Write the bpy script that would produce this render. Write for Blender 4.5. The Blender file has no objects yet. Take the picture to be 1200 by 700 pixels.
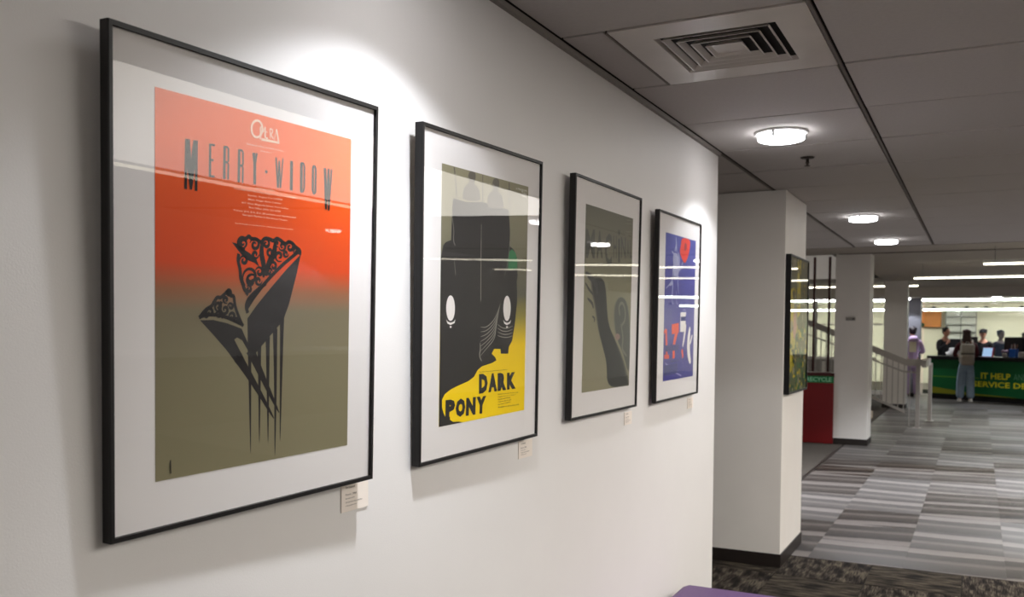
import bpy, bmesh, math, random
from mathutils import Vector, Matrix
random.seed(7)
PI = math.pi
C = bpy.context.scene.collection
scene = bpy.context.scene

# ------------------------------------------------------------------ camera
F_PX = 1066.9; YAW = math.radians(27.129); PITCH = math.radians(-2.307); ROLL = math.radians(0.361)
fw = Vector((-math.sin(YAW)*math.cos(PITCH), math.cos(YAW)*math.cos(PITCH), math.sin(PITCH)))
rt = Vector((math.cos(YAW), math.sin(YAW), 0)); up = rt.cross(fw)
r2 = rt*math.cos(ROLL)+up*math.sin(ROLL); u2 = -rt*math.sin(ROLL)+up*math.cos(ROLL)
cam = bpy.data.cameras.new('camera'); co = bpy.data.objects.new('camera', cam); C.objects.link(co)
co.matrix_world = Matrix(((r2.x, u2.x, -fw.x, 1.389), (r2.y, u2.y, -fw.y, 0.0), (r2.z, u2.z, -fw.z, 1.75), (0, 0, 0, 1)))
cam.sensor_width = 36; cam.lens = F_PX/1200*36; cam.shift_y = 81.7/1200
cam.clip_start = .05; cam.clip_end = 200
cam.dof.use_dof = True; cam.dof.focus_distance = 2.5; cam.dof.aperture_fstop = 5.6
scene.camera = co
# ------------------------------------------------------------------ world, light, exposure
w = bpy.data.worlds.new('world'); scene.world = w; w.use_nodes = True
w.node_tree.nodes['Background'].inputs[0].default_value = (.62, .68, .78, 1)
w.node_tree.nodes['Background'].inputs[1].default_value = .25
scene.view_settings.view_transform = 'Standard'; scene.view_settings.look = 'None'
scene.view_settings.gamma = 1; scene.view_settings.use_curve_mapping = False
scene.view_settings.exposure = 0.14

def area(name, loc, rot, sx, sy, power, col):
    l = bpy.data.lights.new(name, 'AREA'); l.shape = 'RECTANGLE'; l.size = sx; l.size_y = sy
    l.energy = power; l.color = col
    o = bpy.data.objects.new(name, l); C.objects.link(o); o.location = loc; o.rotation_euler = rot
    return o
# added fill light behind the camera; the rear wall has no window
area('window_daylight_rear', (3.2, -5.85, 1.65), (math.radians(90), 0, 0), 5.5, 1.9, 60, (1.0, .95, .90))

# ------------------------------------------------------------------ materials
MATS = {}
def S(r, g, b):   # sRGB 0-255 -> linear
    f = lambda c: (c/255/12.92 if c/255 <= .04045 else ((c/255+.055)/1.055)**2.4)
    return (f(r), f(g), f(b), 1)
def mat(name, col, rough=.6, metal=0, spec=.4, emit=0, noise=0, nscale=20, bump=0, bscale=200):
    if name in MATS: return MATS[name]
    m = bpy.data.materials.new(name); m.use_nodes = True; nt = m.node_tree; b = nt.nodes['Principled BSDF']
    b.inputs['Base Color'].default_value = col; b.inputs['Roughness'].default_value = rough
    b.inputs['Metallic'].default_value = metal; b.inputs['Specular IOR Level'].default_value = spec
    if emit:
        b.inputs['Emission Color'].default_value = col; b.inputs['Emission Strength'].default_value = emit
    if noise or bump:
        tc = nt.nodes.new('ShaderNodeTexCoord')
    if noise:
        n = nt.nodes.new('ShaderNodeTexNoise'); n.inputs['Scale'].default_value = nscale; n.inputs['Detail'].default_value = 5
        nt.links.new(tc.outputs['Object'], n.inputs['Vector'])
        r = nt.nodes.new('ShaderNodeValToRGB'); r.color_ramp.elements[0].position = .3; r.color_ramp.elements[1].position = .7
        r.color_ramp.elements[0].color = [c*(1-noise) for c in col[:3]]+[1]
        r.color_ramp.elements[1].color = [min(1, c*(1+noise)) for c in col[:3]]+[1]
        nt.links.new(n.outputs['Fac'], r.inputs['Fac']); nt.links.new(r.outputs['Color'], b.inputs['Base Color'])
    if bump:
        n2 = nt.nodes.new('ShaderNodeTexNoise'); n2.inputs['Scale'].default_value = bscale
        nt.links.new(tc.outputs['Object'], n2.inputs['Vector'])
        bp = nt.nodes.new('ShaderNodeBump'); bp.inputs['Strength'].default_value = bump; bp.inputs['Distance'].default_value = .002
        nt.links.new(n2.outputs['Fac'], bp.inputs['Height']); nt.links.new(bp.outputs['Normal'], b.inputs['Normal'])
    MATS[name] = m; return m
def emis(name, col, s):
    if name in MATS: return MATS[name]
    m = bpy.data.materials.new(name); m.use_nodes = True; nt = m.node_tree
    for n in list(nt.nodes): nt.nodes.remove(n)
    e = nt.nodes.new('ShaderNodeEmission'); o = nt.nodes.new('ShaderNodeOutputMaterial')
    e.inputs[0].default_value = col; e.inputs[1].default_value = s; nt.links.new(e.outputs[0], o.inputs[0])
    MATS[name] = m; return m
def glassmat(name, ior=1.75, tint=(1, 1, 1, 1), rough=0.0):
    if name in MATS: return MATS[name]
    m = bpy.data.materials.new(name); m.use_nodes = True; nt = m.node_tree
    for n in list(nt.nodes): nt.nodes.remove(n)
    N = nt.nodes.new; t = N('ShaderNodeBsdfTransparent'); t.inputs[0].default_value = tint
    g = N('ShaderNodeBsdfGlossy'); g.inputs['Roughness'].default_value = rough
    f = N('ShaderNodeFresnel'); f.inputs[0].default_value = ior
    geo = N('ShaderNodeNewGeometry'); s = N('ShaderNodeMath'); s.operation = 'SUBTRACT'; s.inputs[0].default_value = 1
    nt.links.new(geo.outputs['Backfacing'], s.inputs[1])
    mu = N('ShaderNodeMath'); mu.operation = 'MULTIPLY'; nt.links.new(f.outputs[0], mu.inputs[0]); nt.links.new(s.outputs[0], mu.inputs[1])
    mx = N('ShaderNodeMixShader'); nt.links.new(mu.outputs[0], mx.inputs[0]); nt.links.new(t.outputs[0], mx.inputs[1]); nt.links.new(g.outputs[0], mx.inputs[2])
    o = N('ShaderNodeOutputMaterial'); nt.links.new(mx.outputs[0], o.inputs[0])
    MATS[name] = m; return m
def ramp_v(name, stops, rough=.55, noise=.0):
    """print colours that change with height on the sheet (UV v)"""
    m = bpy.data.materials.new(name); m.use_nodes = True; nt = m.node_tree; b = nt.nodes['Principled BSDF']
    uv = nt.nodes.new('ShaderNodeUVMap'); uv.uv_map = 'UVMap'; sx = nt.nodes.new('ShaderNodeSeparateXYZ'); r = nt.nodes.new('ShaderNodeValToRGB')
    nt.links.new(uv.outputs[0], sx.inputs[0]); nt.links.new(sx.outputs['Y'], r.inputs['Fac'])
    els = r.color_ramp.elements
    els[0].position, els[0].color = stops[0][0], stops[0][1]; els[1].position, els[1].color = stops[-1][0], stops[-1][1]
    for p, c in stops[1:-1]:
        e = els.new(p); e.color = c
    nt.links.new(r.outputs['Color'], b.inputs['Base Color']); b.inputs['Roughness'].default_value = rough; b.inputs['Specular IOR Level'].default_value = .2
    MATS[name] = m; return m

wall_m = mat('wall_paint', S(225, 222, 220), .55, spec=.3, noise=.012, nscale=3, bump=.15, bscale=260)
col_m = mat('column_paint', S(228, 223, 217), .6, spec=.3, noise=.015, nscale=4, bump=.15, bscale=260)
ceil_m = mat('ceiling_tile_white', S(192, 187, 184), .85, spec=.15, noise=.03, nscale=60, bump=.5, bscale=300)
ceil_b = mat('ceiling_plaster', S(186, 178, 168), .8, spec=.2, noise=.02, nscale=3)
grid_m = mat('ceiling_grid_dark', S(96, 86, 80), .5)
void_m = mat('plenum_dark', S(30, 28, 27), .9)
base_m = mat('rubber_baseboard', S(34, 27, 24), .45, noise=.1, nscale=8)
frame_m = mat('black_anodised_frame', S(17, 15, 16), .45, spec=.35)
mat_m = mat('white_mat_board', S(226, 222, 220), .8, spec=.1)
white_m = mat('white_paint', S(222, 218, 212), .5)
card_m = mat('caption_card', S(238, 228, 218), .7)
ink_m = mat('print_black', S(26, 24, 26), .6, spec=.2)
glass_m = glassmat('picture_glass', 1.42)

# ------------------------------------------------------------------ helpers
def tag(o, label=None, cat=None, group=None, kind=None):
    if label: o['label'] = label
    if cat: o['category'] = cat
    if group: o['group'] = group
    if kind: o['kind'] = kind
    return o
def empty(name, loc=(0, 0, 0), label=None, cat=None, group=None, rz=0, kind=None):
    o = bpy.data.objects.new(name, None); C.objects.link(o); o.location = loc; o.rotation_euler = (0, 0, rz); o.empty_display_size = .1
    return tag(o, label, cat, group, kind)
def obj(name, me, m=None, parent=None, smooth=False):
    if isinstance(me, bmesh.types.BMesh):
        bm = me; me = bpy.data.meshes.new(name); bmesh.ops.recalc_face_normals(bm, faces=bm.faces); bm.to_mesh(me); bm.free()
    if m is not None and not me.materials: me.materials.append(m)
    if smooth:
        for p in me.polygons: p.use_smooth = True
    o = bpy.data.objects.new(name, me); C.objects.link(o)
    if parent: o.parent = parent
    return o
def BM(): return bmesh.new()
def bx(bm, x0, x1, y0, y1, z0, z1, bev=0, rot=None, pivot=None):
    r = bmesh.ops.create_cube(bm, size=1); vs = r['verts']
    bmesh.ops.scale(bm, vec=(abs(x1-x0), abs(y1-y0), abs(z1-z0)), verts=vs)
    bmesh.ops.translate(bm, vec=((x0+x1)/2, (y0+y1)/2, (z0+z1)/2), verts=vs)
    if bev:
        es = list({e for v in vs for e in v.link_edges}); r2_ = bmesh.ops.bevel(bm, geom=es, offset=bev, segments=2, affect='EDGES', profile=.5)
    return bm
def box(name, x0, x1, y0, y1, z0, z1, m, parent=None, bev=0):
    return obj(name, bx(BM(), x0, x1, y0, y1, z0, z1, bev), m, parent)
def tube(bm, pts, r, seg=8, caps=True):
    pts = [Vector(p) for p in pts]; rings = []; n = len(pts)
    rr = r if isinstance(r, (list, tuple)) else [r]*n
    t0 = (pts[1]-pts[0]).normalized(); a = Vector((0, 0, 1)) if abs(t0.z) < .9 else Vector((1, 0, 0)); nx = t0.cross(a).normalized()
    for i, p in enumerate(pts):
        t = ((pts[min(i+1, n-1)]-pts[max(i-1, 0)])).normalized(); nx = (nx-t*nx.dot(t)).normalized(); ny = t.cross(nx)
        rings.append([bm.verts.new(p+(nx*math.cos(2*PI*k/seg)+ny*math.sin(2*PI*k/seg))*rr[i]) for k in range(seg)])
    for i in range(n-1):
        for k in range(seg): bm.faces.new((rings[i][k], rings[i][(k+1) % seg], rings[i+1][(k+1) % seg], rings[i+1][k]))
    if caps: bm.faces.new(rings[0][::-1]); bm.faces.new(rings[-1])
    return bm
def lathe(bm, prof, cx=0, cy=0, seg=28):
    rings = [[bm.verts.new((cx+r*math.cos(2*PI*k/seg), cy+r*math.sin(2*PI*k/seg), z)) for k in range(seg)] for r, z in prof]
    for i in range(len(prof)-1):
        for k in range(seg): bm.faces.new((rings[i][k], rings[i][(k+1) % seg], rings[i+1][(k+1) % seg], rings[i+1][k]))
    if prof[0][0] > 0: bm.faces.new(rings[0][::-1])
    if prof[-1][0] > 0: bm.faces.new(rings[-1])
    return bm
def ellipsoid(bm, c, r, seg=14, rings=10, rot=None):
    res = bmesh.ops.create_uvsphere(bm, u_segments=seg, v_segments=rings, radius=1)
    M = Matrix.Translation(c) @ (rot.to_4x4() if rot else Matrix.Identity(4)) @ Matrix.Diagonal((r[0], r[1], r[2], 1))
    bmesh.ops.transform(bm, matrix=M, verts=res['verts']); return res['verts']
def curve_text_data(s, bold=0.0):
    c = bpy.data.curves.new('t', 'FONT'); c.body = s; c.offset = bold; c.resolution_u = 2; c.fill_mode = 'FRONT'
    o = bpy.data.objects.new('t', c); C.objects.link(o)
    dg = bpy.context.evaluated_depsgraph_get(); me = o.evaluated_get(dg).to_mesh()
    vs = [tuple(v.co[:2]) for v in me.vertices]; fs = [tuple(p.vertices) for p in me.polygons]
    o.evaluated_get(dg).to_mesh_clear(); bpy.data.objects.remove(o); bpy.data.curves.remove(c)
    x0 = min(v[0] for v in vs); x1 = max(v[0] for v in vs); y0 = min(v[1] for v in vs); y1 = max(v[1] for v in vs)
    return [((x-x0)/(x1-x0 or 1), (y-y0)/(y1-y0 or 1)) for x, y in vs], fs

# ------------------------------------------------------------------ floor
CEIL = 2.806
floor = box('floor', -8, 9.2, -6.2, 36, -.12, -.006, mat('screed', S(60, 57, 54), .8)); tag(floor, kind='structure')

def carpet_mat(name, flip, a, b, c):
    m = bpy.data.materials.new(name); m.use_nodes = True; nt = m.node_tree; bs = nt.nodes['Principled BSDF']; N = nt.nodes.new; L = nt.links.new
    tc = N('ShaderNodeTexCoord'); mp = N('ShaderNodeMapping')
    mp.inputs['Scale'].default_value = (160, 9, 1) if flip else (9, 160, 1)
    L(tc.outputs['Object'], mp.inputs['Vector'])
    n1 = N('ShaderNodeTexNoise'); n1.inputs['Scale'].default_value = 1; n1.inputs['Detail'].default_value = 3; L(mp.outputs[0], n1.inputs['Vector'])
    mp2 = N('ShaderNodeMapping'); mp2.inputs['Scale'].default_value = (18, 5, 1) if flip else (5, 18, 1); L(tc.outputs['Object'], mp2.inputs['Vector'])
    n2 = N('ShaderNodeTexNoise'); n2.inputs['Scale'].default_value = 1; n2.inputs['Detail'].default_value = 2; L(mp2.outputs[0], n2.inputs['Vector'])
    mx = N('ShaderNodeMath'); mx.operation = 'MULTIPLY'; L(n1.outputs['Fac'], mx.inputs[0]); L(n2.outputs['Fac'], mx.inputs[1])
    r = N('ShaderNodeValToRGB'); r.color_ramp.elements[0].position = .17; r.color_ramp.elements[0].color = a
    r.color_ramp.elements[1].position = .36; r.color_ramp.elements[1].color = c; e = r.color_ramp.elements.new(.25); e.color = b
    L(mx.outputs[0], r.inputs['Fac']); L(r.outputs['Color'], bs.inputs['Base Color'])
    bs.inputs['Roughness'].default_value = .95; bs.inputs['Specular IOR Level'].default_value = .1
    bp = N('ShaderNodeBump'); bp.inputs['Strength'].default_value = .8; bp.inputs['Distance'].default_value = .004
    L(n1.outputs['Fac'], bp.inputs['Height']); L(bp.outputs['Normal'], bs.inputs['Normal']); return m
cA = carpet_mat('carpet_weave_long', True, S(22, 19, 18), S(48, 42, 38), S(92, 85, 74))
cB = carpet_mat('carpet_weave_cross', False, S(24, 21, 19), S(50, 45, 40), S(88, 80, 68))
cme = []
for m in (cA, cB):
    bm = bx(BM(), 0, .606, 0, .606, 0, .008, .002); me = bpy.data.meshes.new('carpet_tile'); bm.to_mesh(me); bm.free(); me.materials.append(m); cme.append(me)
for i in range(-2, 7):
    for j in range(0, 8):
        y0 = 7.32-.61*(j+1)
        if i < 0 and y0 > 5.4: continue
        o = obj('carpet_tile', cme[(i+j) % 2], None, floor); o.location = (.105+.61*i if i >= 0 else .105+.61*i, y0, -.006)
        if o.location.x < -.2 and y0 < 5.3: bpy.data.objects.remove(o)
for i in range(-7, 0):      # carpet under the opening beside the column
    for j in range(0, 3):
        if i == -1 and j == 0: pass
        o = obj('carpet_tile', cme[(i+j) % 2], None, floor); o.location = (.105+.61*i, 7.32-.61*(j+1), -.006)
box('carpet_field', -2.4, 9.0, -6, 7.32-.61*8-.004, -.006, .002, cA, floor)['kind'] = 'stuff'
box('carpet_field', .105+.61*7, 9.0, 7.32-.61*8, 7.32, -.006, .002, cB, floor)['kind'] = 'stuff'

def vinyl_mat():
    m = bpy.data.materials.new('striped_vinyl'); m.use_nodes = True; nt = m.node_tree; bs = nt.nodes['Principled BSDF']; N = nt.nodes.new; L = nt.links.new
    tc = N('ShaderNodeTexCoord'); oi = N('ShaderNodeObjectInfo')
    sp = N('ShaderNodeSeparateXYZ'); L(tc.outputs['Object'], sp.inputs[0])
    # v in 0..1 along the depth of the tile, skewed a little along its width differently on every tile
    def math_(op, a, b):
        n = N('ShaderNodeMath'); n.operation = op
        for i_, v in enumerate((a, b)):
            if hasattr(v, 'is_linked') or hasattr(v, 'links'): L(v, n.inputs[i_])
            else: n.inputs[i_].default_value = v
        return n.outputs[0]
    v = math_('DIVIDE', sp.outputs['Y'], .756)
    sk = math_('MULTIPLY', math_('SUBTRACT', oi.outputs['Random'], .62), .5)
    v = math_('ADD', v, math_('MULTIPLY', math_('MULTIPLY', sp.outputs['X'], sk), 1.0))
    wob = N('ShaderNodeTexNoise'); wob.inputs['Scale'].default_value = 1.6; wob.inputs['Detail'].default_value = 0; L(tc.outputs['Object'], wob.inputs['Vector'])
    v = math_('ADD', v, math_('MULTIPLY', math_('SUBTRACT', wob.outputs['Fac'], .5), .12))
    r = N('ShaderNodeValToRGB'); r.color_ramp.interpolation = 'LINEAR'; e = r.color_ramp.elements
    e[0].position = 0; e[0].color = S(130, 123, 119); e[1].position = 1; e[1].color = S(82, 77, 74)
    for p, c in ((.20, S(122, 115, 111)), (.27, S(66, 61, 59)), (.48, S(78, 73, 70)), (.60, S(86, 80, 77)), (.64, S(108, 101, 97)), (.72, S(100, 94, 90)), (.78, S(74, 69, 67))):
        q = e.new(p); q.color = c
    v = math_('FRACT', math_('ADD', v, math_('MULTIPLY', oi.outputs['Random'], .55)), 0)
    L(v, r.inputs['Fac'])
    mp = N('ShaderNodeMapping'); mp.inputs['Scale'].default_value = (6, 260, 1); L(tc.outputs['Object'], mp.inputs['Vector'])
    n1 = N('ShaderNodeTexNoise'); n1.inputs['Scale'].default_value = 1; n1.inputs['Detail'].default_value = 3; L(mp.outputs[0], n1.inputs['Vector'])
    mx = N('ShaderNodeMix'); mx.data_type = 'RGBA'; mx.blend_type = 'MULTIPLY'; mx.inputs[0].default_value = .35
    L(r.outputs['Color'], mx.inputs[6]); L(n1.outputs['Fac'], mx.inputs[7])
    br = N('ShaderNodeBrightContrast'); L(mx.outputs[2], br.inputs['Color'])
    rv = math_('SUBTRACT', math_('MULTIPLY', oi.outputs['Random'], .10), .05); L(rv, br.inputs['Bright'])
    L(br.outputs[0], bs.inputs['Base Color']); bs.inputs['Roughness'].default_value = .45; bs.inputs['Specular IOR Level'].default_value = .3
    return m
vin = vinyl_mat()
bm = bx(BM(), 0, .6845, 0, .7555, 0, .008, .0005); vme = bpy.data.meshes.new('floor_tile'); bm.to_mesh(vme); bm.free(); vme.materials.append(vin)
offs = {-1: .0, 0: 0.0, 1: .0, 2: -.02, 3: .3, 4: .1, 5: .2}
for i in range(-1, 6):
    for j in range(0, 29):
        o = obj('floor_tile', vme, None, floor); o.location = (.237+.685*i, 7.325+.756*j, -.006)
# vinyl beyond the tiled lane, far and to both sides
box('vinyl_field', .237+.685*6, 9.1, 7.325, 36, -.006, .002, mat('vinyl_plain', S(100, 94, 90), .4, noise=.12, nscale=2), floor)['kind'] = 'stuff'
box('vinyl_field', -.448, .237+.685*6, 7.325+.756*29, 36, -.006, .002, MATS['vinyl_plain'], floor)['kind'] = 'stuff'
greyc = mat('flat_carpet', S(84, 78, 72), .95, spec=.1, noise=.18, nscale=60, bump=.6, bscale=500)
box('carpet_field', -8, -.475, 7.325, 36, -.006, .004, greyc, floor)['kind'] = 'stuff'
box('floor_transition_strip', -.485, -.448, 7.79, 15.1, -.005, .009, base_m, floor)

# ------------------------------------------------------------------ walls
wl = box('wall_left', -.25, 0, -6.2, 5.351, 0, CEIL+.05, wall_m); tag(wl, kind='structure')
t = box('trim_1', 0, .018, -6.0, 5.351, CEIL-.020, CEIL-.001, mat('wall_angle_grey', S(140, 134, 128), .5)); tag(t, kind='structure')
t = box('baseboard_left', 0, .008, -6.0, 5.355, .002, .1, base_m, bev=.002); tag(t, kind='structure')
for nm, a in dict(wall_rear=(-.25, 9.2, -6.2, -6.0, 0, 3.2), wall_right=(9.0, 9.2, -6.0, 36, 0, 3.3), wall_opening=(-8, -2.6, 5.3, 5.5, 0, 3.0),
                  wall_far_left=(-8.2, -8.0, 5.3, 36, 0, 4.7), wall_office=(-8, 9.2, 35.8, 36, 0, 3.2), wall_alcove=(-2.6, -2.45, 3.0, 6.9, 0, 3.0)).items():
    tag(box(nm, *a, wall_m if nm != 'wall_office' else mat('cream_paint', S(232, 225, 206), .6)), kind='structure')

# ------------------------------------------------------------------ ceiling
LUM = 6.3; alu_ = mat('panel_frame', S(190, 188, 182), .4)
ceiling = box('ceiling', -8, 9.2, -6.2, 11.86, CEIL+.012, CEIL+.2, void_m); tag(ceiling, kind='structure')
TH = .012
tile_cache = {}
def ctile(x0, x1, y0, y1, m=ceil_m):
    g = .009; k = (round(x1-x0, 3), round(y1-y0, 3))
    if k not in tile_cache:
        b = bx(BM(), g, x1-x0-g, g, y1-y0-g, 0, TH, .0025); me = bpy.data.meshes.new('ceiling_tile'); bmesh.ops.recalc_face_normals(b, faces=b.faces); b.to_mesh(me); b.free(); me.materials.append(m); tile_cache[k] = me
    o = obj('ceiling_tile', tile_cache[k], None, ceiling); o.location = (x0, y0, CEIL+random.uniform(-.0015, .0015)); return o
ROWY = lambda k: 3.037+.762*k
VENT_ROW = 0
for k in range(-6, 12):
    y0, y1 = ROWY(k), min(ROWY(k+1), 11.86)
    if k == VENT_ROW:
        ctile(.018, .19, y0, y1)
    else: ctile(.018, .876, y0, y1)
    ctile(.886, 2.235 if y0 < 8.1 else 2.40, y0, y1)
    if y0 >= 8.1:
        ctile(2.41, 3.93, y0, y1); ctile(3.93, 5.45, y0, y1); ctile(5.45, 6.97, y0, y1); ctile(6.97, 8.98, y0, y1)
    if y0 > 5.2:
        ctile(-.648, 0.0, y0, y1); ctile(-2.17, -.652, y0, y1); ctile(-3.7, -2.17, y0, y1); ctile(-5.2, -3.7, y0, y1)
# main runners of the grid
for x in (.881, .008, -.65, 2.405):
    y_a = -1.6 if x == .881 else (5.36 if x < .5 else 8.15)
    o = box('grid_runner', x-.006, x+.006, y_a, 11.86, CEIL-.004, CEIL+.004, grid_m, ceiling)
box('grid_runner', .186, .194, 3.05, 3.79, CEIL-.004, CEIL+.004, grid_m, ceiling)
box('grid_runner', .886, 8.9, 11.84, 11.86, CEIL-.006, CEIL+.004, mat('edge_trim', S(150, 142, 134), .6), ceiling)
box('grid_runner', -5.2, .876, 11.84, 11.86, CEIL-.006, CEIL+.004, MATS['edge_trim'], ceiling)
# ceiling of the side hall, with a field of back-lit panels (the bright band mirrored in the picture glass)
c2 = box('ceiling_side', 2.24, 9.0, -6.0, 8.12, CEIL, CEIL+.011, ceil_m); tag(c2, kind='structure')
for j in range(4):
    for q in range(2):
        y = 8.12-.76-1.524*j
        o = empty('luminous_ceiling_panel', (2.97+1.44*q, y, CEIL-.026), 'back-lit ceiling panel in the side hall, seen only mirrored in the picture glass', 'ceiling light', 'back-lit ceiling panels')
        box('diffuser', -.712, .712, -.755, .755, 0, .012, emis('panel_ceiling_lit', (1, .945, .87, 1), LUM), o); box('frame', -.718, .718, -.76, .76, .012, .024, alu_, o)
# plain plaster ceiling beyond the tiles, with an opening above the stair
cb = BM()
bx(cb, -.72, 9.2, 11.86, 26.6, 3.0, 3.2); bx(cb, -8, -.72, 11.86, 15.25, 3.0, 3.2); bx(cb, -8, -.72, 22.0, 26.6, 3.0, 3.2)
bx(cb, -8, 9.2, 11.86, 11.9, CEIL, 3.0)
tag(obj('ceiling_back', cb, ceil_b), kind='structure')
ab = BM(); bx(ab, -8, -.6, 15.1, 22.2, 4.6, 4.7); bx(ab, -.725, -.6, 15.25, 21.99, 3.0, 4.6); bx(ab, -8, -.72, 15.1, 15.26, 3.01, 4.6); bx(ab, -8, -.72, 21.985, 22.15, 3.0, 4.6)
tag(obj('wall_atrium', ab, wall_m), kind='structure')
bk = BM(); bx(bk, -8, 9.2, 26.6, 28.2, 2.74, 3.2)
tag(obj('wall_bulkhead', bk, mat('bulkhead_paint', S(196, 188, 180), .7)), kind='structure')
tag(box('ceiling_desk', -8, 9.2, 28.2, 35.8, 2.82, 2.95, mat('office_ceiling', S(240, 236, 224), .7)), kind='structure')
# beam line over the second column
tag(box('trim_2', -.6, 9.0, 15.08, 15.14, 2.985, 3.0, mat('trim_shadow', S(120, 112, 104), .6)), kind='structure')  # thin strip, darker than the plaster

# ------------------------------------------------------------------ columns
def column(x0, x1, y0, y1, h, label, bh=.1, chamfer=0):
    r = empty('column', ((x0+x1)/2, (y0+y1)/2, 0), label, 'column')
    hx, hy = (x1-x0)/2, (y1-y0)/2
    b = BM(); bx(b, -hx, hx, -hy, hy, 0, h, .004)
    obj('shaft', b, col_m, r)
    b = BM(); bx(b, -hx-.008, hx+.008, -hy-.008, hy+.008, .0025, bh, .003); obj('baseboard', b, base_m, r)
    return r
column(-1.0, .106, 6.903, 7.788, CEIL-.002, 'wide white square column carrying the yellow framed artwork')
c2_ = column(-.64, -.13, 15.1, 15.65, 2.998, 'white column next to the red recycling bin')
column(-.62, -.12, 23.2, 23.75, 2.998, 'white column standing behind the stair railing')
column(-.46, -.06, 27.75, 28.2, 2.738, 'grey pillar behind the person in the lilac hoodie')
for o in bpy.data.objects:
    if o.name.startswith('shaft') and o.parent and 'grey pillar' in o.parent['label']:
        o.data = o.data.copy(); o.data.materials.clear(); o.data.materials.append(mat('grey_pillar_paint', S(120, 120, 128), .6))
# sensor on the second column
s = empty('wall_sensor', (-.4, 15.092, 1.98), 'small grey sensor box mounted on the column next to the red bin', 'sensor')
obj('housing', bx(BM(), -.07, .07, -.03, .006, -.025, .025, .008), mat('sensor_grey', S(150, 146, 140), .5), s)
obj('lens', lathe(BM(), [(0, -.004), (.012, -.004), (.012, .0)], 0, 0, 12), mat('sensor_lens', S(40, 40, 42), .2), s).matrix_local = Matrix.Translation((0.04, -.034, 0)) @ Matrix.Rotation(PI/2, 4, 'X')

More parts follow.
